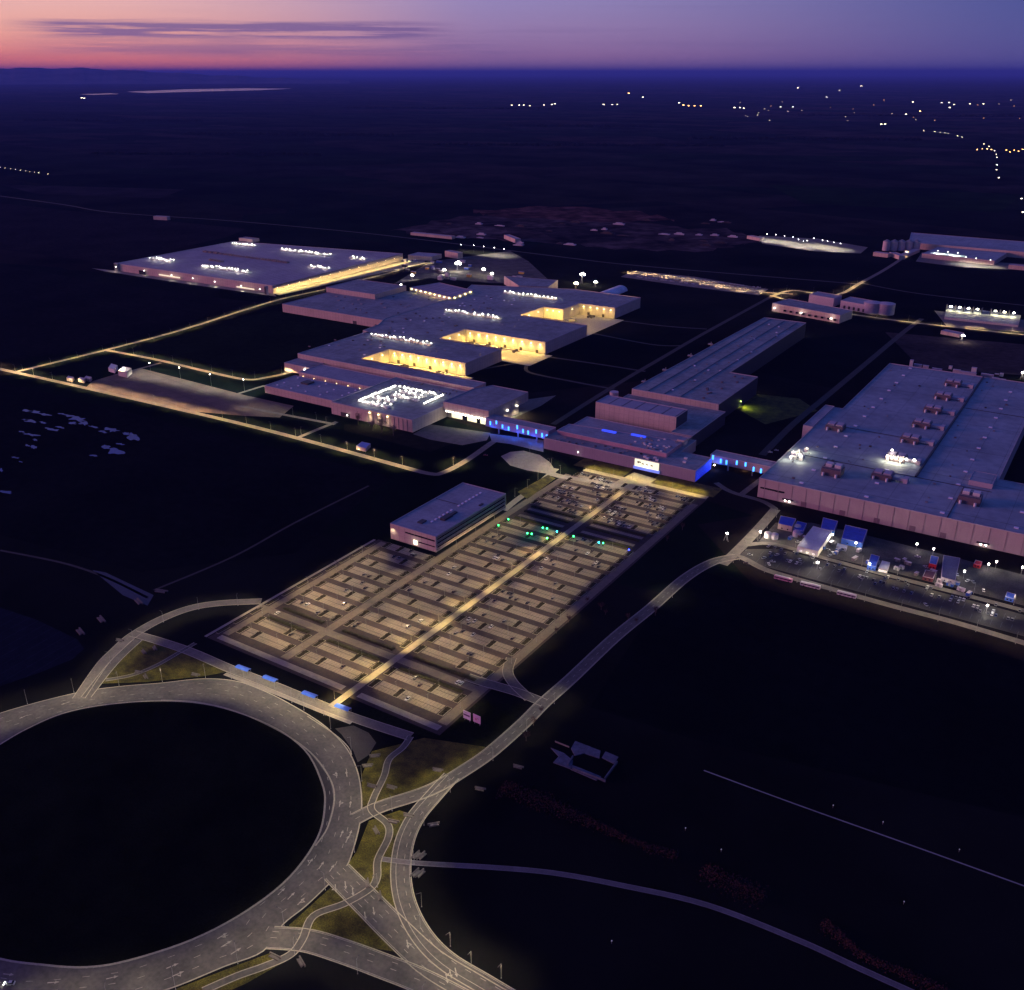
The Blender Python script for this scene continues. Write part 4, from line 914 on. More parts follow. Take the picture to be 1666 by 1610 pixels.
# entrance building
ENT = WALLV
en = building('entrance_building', 'long violet entrance building with a bright lit name panel over its plaza', [(-490, 825), (-319, 825), (-319, 866), (-352, 866), (-352, 905), (-490, 868)], 11.5, WALLV, ROOF, .6, 'building')
e2 = building('upper_storey', 'set-back upper block on the roof of the entrance building', [(-484, 843), (-358, 843), (-358, 884), (-484, 868)], 15.5, mat('rose_cladding', (.45, .27, .33), .6), ROOF2, .5, 'roof block', base=11.45)
e3 = building('roof_court', 'grey technical court behind the upper block of the entrance building', [(-482, 869), (-358, 885), (-358, 905), (-378, 905), (-482, 905)], 13.5, WALLD, ROOF2, .6, 'roof block', base=0)
for x0, x1, y in ((-444, -428, 868.2), (-412, -396, 873.0)):
    b_ = MB().box(x0, x1, y-.6, y+2.5, 15.55, 17.0).build('blue_light_box', emis('blue_box_glow', (.04, .08, 1.0), 1.1), e2)
rr = random.Random(12)
for i in range(26):
    x, y = rr.uniform(-480, -362), rr.choice((829, 833, 838)); MB().box(x-1, x+1.2, y-.8, y+.8, 11.49, 12.3).build('roof_hatch', METAL if i % 3 else METAL_D, en)
for i in range(30):
    x, y = rr.uniform(-400, -362), rr.uniform(846, 880); MB().box(x-1.1, x+1.1, y-.9, y+.9, 15.49, 16.6).build('roof_unit', UNIT_L if i % 2 else METAL, e2)
for x, y in ((-376, 832), (-372, 829), (-366, 834), (-362, 830), (-340, 850), (-337, 840)): MB().box(x-1.6, x+1.6, y-1.2, y+1.2, 11.49, 13.2).build('roof_unit', UNIT_L, en)
sg = MB().box(-383.5, -357.5, 824.2, 825.02, 3.6, 11.2, True).build('lit_name_panel', SIGNLIT, en)
MB().box(-384.5, -356.5, 823.9, 825.01, .8, 3.6, True).build('lit_blue_strip', SIGNBLUE, en)
lt = MB()     # four blurred dark marks as they read in the photograph
lt.box(-380.6, -376.6, 824.0, 824.15, 8.0, 9.3, True); lt.box(-380.2, -379.0, 824.0, 824.15, 7.1, 8.0, True)
for x in (-374.6, -370.2, -365.0):
    lt.box(x-1.0, x+1.0, 824.0, 824.15, 7.5, 8.2, True); lt.box(x-1.0, x-.4, 824.0, 824.15, 6.6, 7.5, True); lt.box(x+.3, x+1.0, 824.0, 824.15, 6.4, 7.5, True)
lt.build('panel_mark', mat('sign_mark', (.22, .2, .12), .7), en)
light('POINT', (-370, 821, 5), 700, (.9, .85, 1.0), en, 2.0)
panel_x(en, 'blue_lit_wall', -319, 825.2, 865.8, .1, 11.3, mat('blue_lit_cladding', (.10, .16, .85), .6), .1)  # blue of the lamps also put into the wall colour
for y in (832, 846, 859): light('POINT', (-314.5, y, 5), 800, (.06, .16, 1.0), en, .8)
wall_lamp(en, -448, 823.9, 4.6, 0, 250, WHITE, (0, -1), BULB, .35)
# tall block and long hall
tb = building('tall_block', 'tall pink windowless block behind the entrance building', rect(-478, -381, 917, 947), 28, WALL, mat('ribbed_roof', (.33, .33, .38), .6, .1, .1, seams=[((1, 0, 0), 16, .12, .6), ((0, 1, 0), 3, .1, .15)]), .6, 'building')
panel_x(tb, 'shade_panel', -381, 917.2, 946.8, 15.1, 27.8, mat('painted_shade', (.035, .04, .07), .5, .1), .1)  # shade of the unlit right side put into a navy panel
tb2 = building('connecting_hall', 'lower stepped hall to the right of the tall pink block', [(-381, 905), (-357, 905), (-357, 1000), (-478, 1000), (-478, 947), (-381, 947)], 15, WALLD, ROOF, .5, 'hall')
MB().prism([(-356.9, 906), (-356.6, 906), (-356.6, 999.5), (-356.9, 999.5)], .2, 14.8).build('shade_panel', mat('painted_shade', (.035, .04, .07), .5, .1), tb2)  # dark sheet over the right wall, its shade put into the colour
lh = building('long_hall', 'very long narrow hall running away to the upper right from the tall block', [(-474, 1000), (-366, 1000), (-366, 1128), (-402, 1128), (-402, 1438), (-466, 1438)], 22, WALL, ROOF, .7, 'hall')
MB().prism([(-365.9, 1001), (-365.6, 1001), (-365.6, 1127.8), (-365.9, 1127.8)], .2, 21.6).build('shade_panel', mat('painted_shade', (.035, .04, .07), .5, .1), lh)  # right walls darkened by added panels painted as shade
MB().prism([(-401.9, 1128.6), (-401.6, 1128.6), (-401.6, 1437.5), (-401.9, 1437.5)], .2, 21.6).build('shade_panel', MATS['painted_shade'], lh)
for x in (-455, -434, -414): MB().box(x-.35, x+.35, 1003, 1434, 22, 22.9).build('roof_ridge', METAL, lh)
for i in range(34):
    x, y = rr.uniform(-462, -408), rr.uniform(1015, 1425); MB().box(x-1.1, x+1.1, y-1.1, y+1.1, 21.98, 23).build('roof_hatch', METAL if i % 3 else SKYL, lh)
for i in range(10): x, y = rr.uniform(-400, -370), rr.uniform(1010, 1120); MB().box(x-1.1, x+1.1, y-1.5, y+1.5, 21.98, 23.2).build('roof_unit', UNIT, lh)
b = MB()
for y in (1040, 1100, 1180, 1250): b.tube((-476, y, 0), (-476, y, 24), .5, 5); b.box(-480, -474.1, y-2, y+2, 20, 21.4, True)
b.build('side_duct', METAL, lh)
wall_lamp(lh, -368, 1129.5, 20, 0, 2600, (1, .95, .6), (0, 1), BULB, .8); wall_lamp(lh, -372, 1129.5, 20, 0, 0, WHITE, (0, 1), BULB, .8)
wall_lamp(lh, -364.4, 1070, 7, 0, 30000, (.75, 1.0, .12), (1, 0), emis('yellow_green_bulb', (.8, 1, .2), 14), .5)
for i, x in enumerate((-432, -414, -404)): wall_lamp(lh, x, 1439.5, 15, 0, 1400 if i else 0, (1, .9, .6), (0, 1), BULB, 1.0)
st_ = building('stair_cabin', 'small round-topped lit cabin beside the dark hall end', [(-364, 882), (-356, 882), (-356, 892), (-364, 892)], 17.5, WALL, ROOF2, .3, 'cabin', base=0)
tk = thing('water_tank', 'pair of stacked pale round tanks left of the long hall', 'tank', (-497, 1000, 0))
b = MB(); b.tube((-497, 1000, 0), (-497, 1000, 9), 4.5, 14); b.build('shell', TRIM, tk); b = MB(); b.tube((-497, 1000, 9.6), (-497, 1000, 15), 5.2, 14); b.build('upper_shell', TRIM, tk)

# the big right hall
RP = [(-256, 824), (60, 824), (60, 941), (-68, 941), (-68, 1291), (-247, 1291), (-247, 1071), (-256, 1071)]
rh = building('assembly_hall', 'largest hall, at the right, with big housings along its roof and a pink front', RP, 18.5, mat('rose_wall', (.44, .34, .34), .65, .05, .08, seams=[((1, 1, 0), 6, .04, .08)]), mat('pale_roof', (.28, .33, .36), .65, .18, .02, seams=[((1, 0, 0), 24, .02, .35), ((0, 1, 0), 84, .008, .6), ((0, 1, 0), 12, .04, .10)], fine=.12), .7, 'hall')
panel(rh, 'louvre_band', -254, -231, 824, 9, 10.6, GLASS); panel(rh, 'side_louvre', -240, -233, 824, 8.8, 10.2, GLASS, .12)
panel(rh, 'door_canopy', -232, -222, 823.2, 3.6, 4.6, METAL_D, 1.5); panel(rh, 'door_canopy', -66, -56, 823.2, 3.6, 4.6, METAL_D, 1.5)
for x in (-229, -225, -62.5, -58.5): MB().box(x-.6, x+.6, 821.4, 822.2, 2.9, 3.5, True).build('canopy_lamp', BULB, rh)
b = MB(); b.box(-135.2, -133.4, 905, 1289, 18.52, 20.2); b.box(-92.5, -91.7, 826, 905, 18.52, 18.95); b.box(-246, -134, 905, 905.5, 18.52, 18.95); b.box(-246, -160, 1010, 1010.5, 18.52, 18.95); b.box(-133, -69, 905, 905.4, 18.52, 18.95); b.box(-133, -69, 1148, 1148.5, 18.52, 18.95)
b.build('roof_joint', METAL_D, rh)
for x, ys in ((-219.5, [834+37.3*i for i in range(13)]), (-97.5, [834+37*i for i in range(12)]), (-161, [834, 871, 909]), (-40, [835, 872, 910]), (0, [835, 872])):
    for y in ys: MB().box(x-1.8, x+1.8, y-1.3, y+1.3, 18.5, 19.3).build('skylight', SKYL, rh)
building('roof_house', 'plain pale penthouse at the inner corner of the big right hall', rect(-90, -70, 913, 940), 23, TRIM, mat('pale_roof', (.4, .4, .45)), .2, 'penthouse', base=18.45)
sb = building('side_block', 'narrow block along the left flank of the big right hall', rect(-266, -256.05, 988, 1070), 20, TRIM, ROOF2, .5, 'annex')
def rtu(label, x, y, z, big=False, duct=True, lit=False):
    t_ = thing('rooftop_housing', label, 'rooftop unit', (x, y, z), 0, 'big housings on the right hall roof')
    MB().box(x-9, x+9, y-7, y+7, z, z+(6.5 if big else 4.6)).build('housing', UNIT, t_)
    b = MB()
    for dx in (-8.6, 8.6):
        for dy in (-6.6, 6.6): b.tube((x+dx, y+dy, z), (x+dx, y+dy, z+(8.3 if big else 5.6)), .22, 4)
    b.ring([(x-8.9, y-6.9), (x+8.9, y-6.9), (x+8.9, y+6.9), (x-8.9, y+6.9)], z+(7.9 if big else 5.2), z+(8.3 if big else 5.6), .5); b.build('railing', METAL, t_)
    for dx in (-4.2, 4.2):
        b = MB(); 
        if big: b.box(x+dx-2.8, x+dx+2.8, y-1, y+5.5, z+6.5, z+9.5)
        else: b.box(x+dx-3.4, x+dx+3.4, y-4.5, y+5.5, z+4.6, z+6.2)
        b.build('vent_hood', UNIT_L if big else TRIM, t_)
    for dx in (-6.5, 5.5):
        b = MB(); b.tube((x+dx, y-8.8, z), (x+dx, y-8.8, z+3.2), 1.1, 10); b.build('exhaust_stack', UNIT_L, t_)
    if duct:
        b = MB(); b.box(x+9.02, x+22, y-2.5, y+3, z+.8, z+3.6, True); b.box(x+19, x+22.6, y-4.2, y+4.6, z, z+4.2); b.build('duct', TRIM, t_)
    if lit:
        for dx, dy, zz_ in ((-7, -8, 5), (-3, -8, 4), (1, -8, 4.4), (6, -7.6, 4), (-5, 0, 9), (9.6, -4, 4), (17, -3, 4.4)): MB().box(x+dx-.9, x+dx+.9, y+dy-.7, y+dy+.7, z+zz_-.5, z+zz_+.5, True).build('floodlight', BULB, t_)
        for dx in (-7, 0, 6): light('POINT', (x+dx, y-11, z+5), 3500, (1, .88, .55), t_, .8)
    return t_
for i, y in enumerate((886, 940, 1002, 1057, 1115, 1172, 1233)):
    rtu(f'{"floodlit" if i == 1 else "dark"} rooftop housing with side duct, {ORD[i]} from the front on the big right hall', -160, y+2, 18.5, False, True, i == 1)
rtu('single big square rooftop housing near the left edge of the big right hall', -202, 872, 18.5, True, False)
rtu('single big square rooftop housing by the penthouse of the big right hall', -82, 872, 18.5, True, False)
rtu('dark rooftop housing by the left flank block of the big right hall', -235, 1000, 18.5, False, False)
pl = thing('rooftop_plant', 'cluster of brilliantly floodlit machines on the left edge of the big right hall', 'rooftop plant', (-241, 900, 18.5), 0, 'lit rooftop plant')
for i in range(12):
    x, y = -252+rr.random()*17, 884+rr.random()*34; s = rr.uniform(1, 2.2)
    b = MB(); b.box(x-s, x+s, y-s*1.3, y+s*1.3, 18.5, 18.5+s*2); b.tube((x, y, 18.5+s*2), (x, y, 19.4+s*2), s*.5, 8); b.build('plant_unit', UNIT_L, pl)
    if i % 2: MB().box(x-.7, x+.7, y-s*1.3-.8, y-s*1.3-.1, 18.6+s*2, 19.4+s*2, True).build('floodlight', BULB, pl)
for x, y in ((-250, 882), (-236, 884), (-243, 898), (-249, 912), (-238, 915)): light('POINT', (x, y, 24), 2600, (1, .92, .66), pl, .8)

rr = random.Random(31)
for i in range(60):
    x, y = rr.uniform(-245, -75), rr.uniform(832, 1280)
    if abs(x+134) < 6 or abs(x+160) < 26: continue
    s_ = rr.uniform(.5, 1.2); MB().box(x-s_, x+s_, y-s_, y+s_, 18.5, 18.5+s_).build('roof_vent', rr.choice([METAL_D, UNIT, METAL]), rh)
for i in range(9): MB().box(-256.6, -256.05, 830+i*26, 830.5+i*26, 0, 18).build('downpipe', METAL_D, rh)
for i in range(24): panel(rh, 'gutter_pipe', -250+i*12.8, -249.6+i*12.8, 824, .2, 18.2, mat('rose_pipe', (.3, .2, .23), .6), .25)
for i, x in enumerate((-215, -180, -150, -120, -95, -30)): panel(rh, 'gate', x, x+5, 824, .1, 5.0, mat('gate_rose', (.22, .15, .18), .6), .12)
for i in range(30):
    x, y = rr.uniform(-750, -582), rr.uniform(880, 905); MB().box(x-.8, x+.8, y-.8, y+.8, 14, 15).build('roof_vent', rr.choice([METAL_D, UNIT, METAL]), fh)
for i in range(22):
    x, y = rr.uniform(-1170, -975), rr.uniform(1145, 1320); MB().box(x-1.2, x+1.2, y-1.2, y+1.2, 13, 14.2).build('roof_vent', rr.choice([METAL_D, UNIT, METAL]), h2)
for i in range(40):
    x, y = rr.uniform(-945, -840), rr.uniform(925, 1420); MB().box(x-1.5, x+1.5, y-1.0, y+1.0, 17, 18.2).build('roof_vent', rr.choice([METAL_D, UNIT, METAL_D]), mf)
# halls and tanks of the north east
g1 = building('service_building', 'pink two-storey service building behind the long hall', [(-502, 1583), (-383, 1555), (-375, 1600), (-490, 1632)], 13, WALL, ROOF, .5, 'building')
for i in range(9): MB().box(-480+i*11, -476+i*11, 1575-i*2.6, 1577.2-i*2.6, 3.5, 6.5, True).build('window', GLASS, g1)
for x, y in ((-496, 1578), (-448, 1567), (-396, 1554.5)): wall_lamp(g1, x, y-1, 7, 0, 4000, (1, .85, .7), (0, -1), BULB, 1.0)
g2 = building('tank_store', 'pair of pale box stores behind the pink service building', [(-470, 1680), (-425, 1670), (-420, 1700), (-465, 1712)], 14, TRIM, ROOF2, .4, 'store')
g3 = building('pump_house', 'pale pump house with a row of dark doors behind the service building', [(-412, 1665), (-357, 1650), (-352, 1690), (-407, 1705)], 13, TRIM, ROOF2, .4, 'store')
for i in range(6): MB().box(-406+i*8.4, -401+i*8.4, 1662.4-i*2.29, 1663.6-i*2.29, 1, 6, True).build('door', METAL_D, g3)
for i, (x, y) in enumerate(((1418, 508), (1440, 510))):
    q = P(x, y); t_ = thing('storage_tank', f'large round grey storage tank beside the north cross road, {"left" if i == 0 else "right"} one of the pair', 'tank', (q[0], q[1], 0), 0, 'storage tanks')
    b = MB(); b.tube((q[0], q[1], 0), (q[0], q[1], 17), 14, 24); b.build('shell', mat('tank_shell', (.30, .27, .36), .5), t_); b = MB(); b.tube((q[0], q[1], 17), (q[0], q[1], 18.5), 14, 24, 2); b.build('roof', TRIM, t_)
q0, q1, q2, q3 = P(1536, 519), P(1656, 532), P(1660, 516), P(1540, 500)
g4 = building('open_depot', 'open depot shed with six glowing bays beside the north cross road', [q0, q1, q2, q3], 3, WALLY, ROOF, .3, 'depot')
for i in range(8):
    u = (i+.5)/8; x, y = q0[0]+(q1[0]-q0[0])*u, q0[1]+(q1[1]-q0[1])*u; u2 = .65
    px_, py_ = x+(q3[0]-q0[0])*u2, y+(q3[1]-q0[1])*u2
    if i not in (4,):
        MB().box(px_-1.6, px_+1.6, py_-1.4, py_+1.4, 8.6, 9.8, True).build('bay_lamp', BULB, g4); light('POINT', (px_, py_-3, 8), 9000, (1, .84, .45), g4, 1)
    MB().box(px_-7.5, px_-6.5, py_-2, py_+9, 3.1, 11).build('bay_divider', METAL_D, g4)
g5 = building('depot_hall', 'very long pale-roofed depot hall at the upper right edge', [P(1478, 397, 9), P(1760, 421, 9), P(1740, 402, 9), P(1482, 381, 9)], 13, WALL, mat('pale_roof', (.4, .4, .45)), .5, 'hall')
g6 = building('depot_annex', 'pale blue roofed annex in front of the long depot hall', [P(1500, 413, 8), P(1618, 425, 8), P(1640, 411, 8), P(1530, 401, 8)], 9, WALL, mat('pale_roof', (.4, .4, .45)), .4, 'hall')
for i in range(5):
    q = P(1441+i*12.2, 407); t_ = thing('silo', f'small pale silo left of the long depot hall, {ORD[i]} from the left', 'silo', (q[0], q[1], 0), 0, 'silos by the depot')
    b = MB(); b.tube((q[0], q[1], 0), (q[0], q[1], 20), 8, 16); b.build('shell', TRIM, t_); b = MB(); b.tube((q[0], q[1], 20), (q[0], q[1], 24), 8, 16, 1); b.build('roof', METAL, t_)
for i, (x0, y0, x1, y1, h_) in enumerate(((1420, 416, 1444, 419, 8), (1446, 416, 1462, 422, 8), (1475, 419, 1496, 410, 6), (1640, 437, 1680, 441, 8), (1215, 388, 1236, 392, 7), (668, 382, 735, 389, 6), (820, 388, 838, 395, 9), (724, 417, 745, 421, 12), (250, 357, 272, 358.2, 9), (1530, 543, 1560, 549, 5), (1638, 300, 1665, 350, 8))):
    if i == 10: continue
    a, b2 = P(x0, y0), P(x1, y1); e = (Vector(b2)-Vector(a)); n = Vector((-e.y, e.x)).normalized()*14
    d = ['small pink shed left of the silos', 'second pink shed below the silos', 'narrow pale shed between silos and depot annex', 'low pale shed at the right edge below the depot', 'small brown shed at the left end of the lit depot row', 'long pale container row on the brown bare land', 'small white cabin block on the brown bare land', 'grey box building at the left of the building site', 'long pale greenhouse far off in the left fields', 'low dim shed in the gravel yard'][i]
    building('shed', d, [a, b2, tuple(Vector(b2)+n), tuple(Vector(a)+n)], h_, WALL, ROOF2, .3, 'shed')
# crane-like floodlit rigs
def rig(label, px_, py_, hgt, e, col=WHITE, s=1.5, nb=3):
    q = P(px_, py_); t_ = thing('floodlight_rig', label, 'floodlight', (q[0], q[1], 0), 0, 'floodlight rigs')
    b = MB(); b.tube((q[0]-2, q[1], 0), (q[0], q[1], hgt), .25, 4); b.tube((q[0]+2, q[1], 0), (q[0], q[1], hgt), .25, 4); b.tube((q[0], q[1]+2, 0), (q[0], q[1], hgt), .25, 4); b.build('mast', METAL, t_)
    for i in range(nb): MB().box(q[0]-s+i*s*1.3, q[0]-s*.1+i*s*1.3, q[1]-s*.5, q[1]+s*.5, hgt+(i % 2)*s*.8, hgt+s+(i % 2)*s*.8, True).build('floodlight', BULB, t_)
    light('POINT', (q[0], q[1]-3, hgt+1), e, col, t_, 1.2)
rig('brightest floodlight on the building site behind the storage hall', 744, 441, 14, 42000, s=3.4)
rig('floodlight at the left of the building site', 722, 446, 8, 14000, s=1.8)
rig('floodlight near the site cabins, lower left of the building site', 670, 455, 8, 9000, s=1.8)
rig('warm floodlight at the right of the building site', 786, 446, 9, 16000, (1, .8, .5), 2.0)
rig('small floodlight at the lower right of the building site', 800, 452, 8, 7000, s=1.5)
rig('bright floodlight behind the right arm of the main factory', 946, 461, 16, 30000, s=2.6)
rig('yellow floodlight on the dock behind the right arm', 936, 472, 12, 16000, YL, 2.0)
rig('small floodlight beside the barrel-roofed hall', 968, 466, 8, 8000, s=1.8)
rig('floodlit work rig in the gravel yard behind the big right hall', 1564, 556, 9, 9000, (1, .85, .6), 1.3)
rig('floodlight behind the right back corner of the big right hall', 1662, 617, 8, 6000, WHITE, 1.6)
rig('floodlight tower beside the road between car park and compound', 1181, 880, 7, 1500, WHITE, .6)
rig('yellow floodlight post at the annex by the storage hall', 652, 478, 14, 16000, YL, 2.0)
# ================================================================ VEHICLES
def car_mesh(parent, body_m, L_=4.4, W_=1.8, van=False):
    b = MB(); h0, h1, h2 = .25, .85 if not van else 1.0, 1.45 if not van else 2.1
    a = L_/2; w2 = W_/2
    pr = [(-a, h0), (a, h0), (a, h1-.12), (a*.55, h1), (-a*.9, h1), (-a, h1-.1)]
    for s in (1, -1):
        b.quad([(x, s*w2, z) for x, z in (pr if s < 0 else pr[::-1])])
    n = len(pr)
    for i in range(n):
        j = (i+1) % n; b.quad([(pr[i][0], w2, pr[i][1]), (pr[j][0], w2, pr[j][1]), (pr[j][0], -w2, pr[j][1]), (pr[i][0], -w2, pr[i][1])])
    rf0, rf1 = (-a*.55, a*.12) if not van else (-a*.92, a*.45)
    b.quad([(rf0, -w2*.78, h2), (rf1, -w2*.78, h2), (rf1, w2*.78, h2), (rf0, w2*.78, h2)])
    b.build('body', body_m, parent)
    g_ = MB(); lo0, lo1 = (-a*.85, a*.5) if not van else (-a*.97, a*.75)
    B_ = [(lo0, -w2*.95, h1), (lo1, -w2*.95, h1), (lo1, w2*.95, h1), (lo0, w2*.95, h1)]; T_ = [(rf0, -w2*.78, h2-.01), (rf1, -w2*.78, h2-.01), (rf1, w2*.78, h2-.01), (rf0, w2*.78, h2-.01)]
    for i in range(4): j = (i+1) % 4; g_.quad([B_[i], B_[j], T_[j], T_[i]])
    g_.build('windows', GLASS, parent)
    for dx in (-a*.62, a*.62):
        for s in (1, -1):
            t_ = MB(); t_.tube((dx, s*(w2-.2), .33), (dx, s*(w2+.02), .33), .33, 8); t_.build('wheel', TYRE, parent)
CARCOL = {'white': (.75, .74, .72), 'silver': (.42, .43, .45), 'grey': (.14, .14, .15), 'black': (.015, .015, .018), 'dark blue': (.02, .04, .14), 'red': (.28, .02, .02), 'dark brown': (.06, .035, .03)}
PROTO = {}
for nm, cc in CARCOL.items():
    t_ = thing('parked_car', 'x', 'car', (0, 0, 0)); car_mesh(t_, mat('car_paint_'+nm.replace(' ', '_'), cc, .3, .04, 1.0, spec=.6, metal=.2)); PROTO[nm] = [t_, False]
def put_car(nm, x, y, rz, label, group):
    t_, used = PROTO[nm]
    if not used: t_.location = (x, y, 0.05); t_.rotation_euler = (0, 0, rz); t_['label'] = label; t_['group'] = group; PROTO[nm][1] = True
    else: copy_tree(t_, (x, y, .05), rz, label, group)
cells = {}
def near_island(x, y): return any(abs(x-a) < 3.4 and abs(y-b) < 7 for a, b in ISL)
rc = random.Random(21)
pal = ['black', 'black', 'grey', 'grey', 'dark blue', 'silver', 'white', 'dark brown', 'black', 'grey']
for k in range(25):
    if k in (2, 17, 18): continue
    dens = .62 if k >= 21 else (.50 if k >= 19 else (.08 if k >= 8 else .05))
    for bi, (x0, x1) in enumerate(bays(k)):
        n = int((x1-x0)/2.5)
        for line in (0, 1):
            for i in range(n):
                x = x0+1.25+2.5*i; y = SY(k)+(2.55 if line else -2.55)
                r_ = rc.random(); rr_ = rc.choice(pal); flip = rc.random() < .3
                if near_island(x, y): continue
                clump = .5+.9*math.sin(x*.13+k*1.7+line)
                if r_ < dens*max(0, clump): cells.setdefault((k, bi, line), []).append((x, y, rr_, flip))
for (px_, py_, cn_) in [(353, 1044, 'white'), (448, 1000, 'white'), (748, 1108, 'white'), (752, 1111, 'silver'), (763, 1063, 'silver'), (769, 1064, 'black'), (803, 1017, 'white'), (801, 1053, 'black'), (560, 983, 'black'), (821, 962, 'white'), (832, 984, 'silver'), (790, 999, 'black'), (760, 1010, 'silver'), (764, 1006, 'silver'), (770, 1033, 'silver'), (957, 900, 'white'), (938, 895, 'black'), (737, 925, 'silver'), (741, 926, 'black'), (800, 909, 'silver'), (814, 911, 'black'), (770, 1013, 'silver')]:
    x, y = P(px_, py_); k = round((y-397)/16); line = 1 if y > SY(k) else 0; k = min(max(k, 0), 24); y = SY(k)+(2.55 if line else -2.55)
    for bi, (x0, x1) in enumerate(bays(k)):
        if x0-3 < x < x1+3 and not near_island(x, y) and all(abs(x-c_[0]) > 2.3 for c_ in cells.get((k, bi, line), [])): cells.setdefault((k, bi, line), []).append((x, y, cn_, False)); break
ncar = 0
for (k, bi, line), lst in sorted(cells.items()):
    nb = len(bays(k)); bn = ('left', 'centre', 'right')[bi] if nb == 3 else ('centre', 'right')[bi]
    lst.sort()
    for j, (x, y, cn_, flip) in enumerate(lst):
        if ncar >= 290: break
        ncar += 1
        put_car(cn_, x, y, math.pi/2*(1 if (line == 0) ^ flip else -1), f'{cn_} car, {ORD[j]} from left, {"far" if line else "near"} line, {bn} block, {ORD[k]} bay row', 'cars in the car park')
# other cars in the compound lot
for i, (x, y, cn_) in enumerate([(1220, 903, 'silver'), (1243, 908, 'silver'), (1251, 918, 'white'), (1257, 914, 'silver'), (1264, 903, 'silver'), (1301, 911, 'silver'), (1328, 917, 'white'), (1441, 941, 'dark blue'), (1506, 984, 'silver'), (1214, 917, 'dark brown'), (1350, 904, 'silver'), (1356, 900, 'white'), (1493, 906, 'white'), (1574, 945, 'white'), (1583, 947, 'silver')]):
    q = P(x, y); put_car(cn_, q[0], q[1], .2+i % 3, f'{cn_} car in the dark compound by the right hall, {ORD[i]} in reading order', 'cars in the compound')
for i, (x, y, cn_) in enumerate([(1393, 752, 'white'), (1412, 747, 'silver'), (1253, 736, 'white'), (1263, 733, 'silver'), (790, 741, 'red')][2:]):
    q = P(x, y); put_car(cn_, q[0], q[1], .4, [f'white car on the dark road behind the right bridge', 'silver van-like car on the dark road behind the right bridge', 'red car alone left of the rounded forecourt'][i], 'cars on the roads')
lc = thing('moving_car', 'silver car with headlights on at the bottom left of the ring road', 'car', (*P(16, 1601), .1), 0)
# built at its place
car_o = PROTO['silver'][0]
for ch in list(car_o.children):
    k2 = ch.copy(); COL.objects.link(k2); k2.parent = lc
for s in (.6, -.6):
    hl = MB(); hl.box(2.15, 2.3, s-.22, s+.22, .5, .8, True); o_ = hl.build('headlight', emis('headlamp', (1, .98, .9), 40)); o_.parent = lc; light('SPOT', (2.4, s, .7), 1500, WHITE, None, .1, 60, (1, 0, -.12)).parent = lc
lc.rotation_euler = (0, 0, -2.5)

# rows of cars in the dark compound lot
rl = random.Random(17); LOT = []
e0 = Vector(P(1655, 1018)); s0 = Vector(P(1228, 905)); ee = (e0-s0).normalized(); en_ = Vector((-ee.y, ee.x)); Lg = (e0-s0).length
for row in range(4):
    for i in range(int(Lg/2.7)):
        if rl.random() < .30*(1.2+math.sin(i*.21+row*1.9)): LOT.append((row, s0+ee*(3+i*2.7)-en_*(-7-row*5.6)*(1 if True else 1)))
rl.shuffle(LOT); LOT = sorted(LOT[:62], key=lambda v: (v[0], v[1].x))
cr_ = {}
for row, p_ in LOT:
    cr_[row] = cr_.get(row, 0)+1
    if cr_[row] > 34: continue
    put_car(rl.choice(['grey', 'black', 'silver', 'dark blue', 'white', 'grey']), p_.x, p_.y, math.atan2(en_.y, en_.x), f'car in the dark compound lot, row {["nearest", "second", "third", "farthest"][row]} to the lower road, {ORD[cr_[row]-1]} from left', 'cars in the compound')
# buses and trucks
def bus(label, px_, py_, rz, body, L_=13, trailer=False):
    q = P(px_, py_); t_ = thing('parked_bus', label, 'bus', (q[0], q[1], 0), 0, 'long vehicles by the compound'); t_['_o'] = [0, 0, 0]
    MB().box(-L_/2, L_/2, -1.25, 1.25, .5, 3.1, True).build('body', body, t_)
    MB().box(-L_/2+.4, L_/2-.3, -1.29, 1.29, 1.5, 2.5, True).build('window_band', GLASS, t_)
    MB().box(-L_/2+1, L_/2-2, -.8, .8, 3.1, 3.4).build('roof_unit', UNIT_L, t_)
    for dx in (-L_*.32, L_*.32):
        for s in (1, -1): b = MB(); b.tube((dx, s*1.0, .5), (dx, s*1.3, .5), .5, 10); b.build('wheel', TYRE, t_)
    t_.rotation_euler = (0, 0, rz)
wp = mat('coach_white', (.66, .62, .62), .4, .04)
a_ = Vector(P(1380, 970))-Vector(P(1260, 940)); ra = math.atan2(a_.y, a_.x)
bus('pinkish coach parked at the left end of the lower compound road', 1274, 944, ra, mat('coach_pink', (.6, .3, .42), .4, .04), 14)
bus('pale coach parked in the middle on the lower compound road', 1318, 955, ra, wp, 15)
bus('pale coach parked at the right of the three on the lower compound road', 1377, 970, ra, wp, 14)
def truck(label, x, y, rz, box_m, L_=12):
    t_ = thing('docked_truck', label, 'truck', (x, y, .07), 0, 'trucks at the docks'); t_['_o'] = [0, 0, 0]
    MB().box(-L_/2, L_/2-2.6, -1.25, 1.25, 1.1, 4.0, True).build('trailer', box_m, t_)
    b = MB(); b.box(L_/2-2.3, L_/2, -1.2, 1.2, .5, 2.9, True); b.box(L_/2-2.2, L_/2-.9, -1.1, 1.1, 2.9, 3.5); b.build('cab', mat('cab_dark', (.06, .05, .07), .4), t_)
    for dx in (-L_*.4, -L_*.25, L_*.38):
        for s in (1, -1): b = MB(); b.tube((dx, s*.9, .5), (dx, s*1.28, .5), .5, 10); b.build('wheel', TYRE, t_)
    t_.rotation_euler = (0, 0, rz)
TD = mat('trailer_dark', (.08, .07, .09), .6); TG = mat('trailer_grey', (.3, .28, .28), .6)
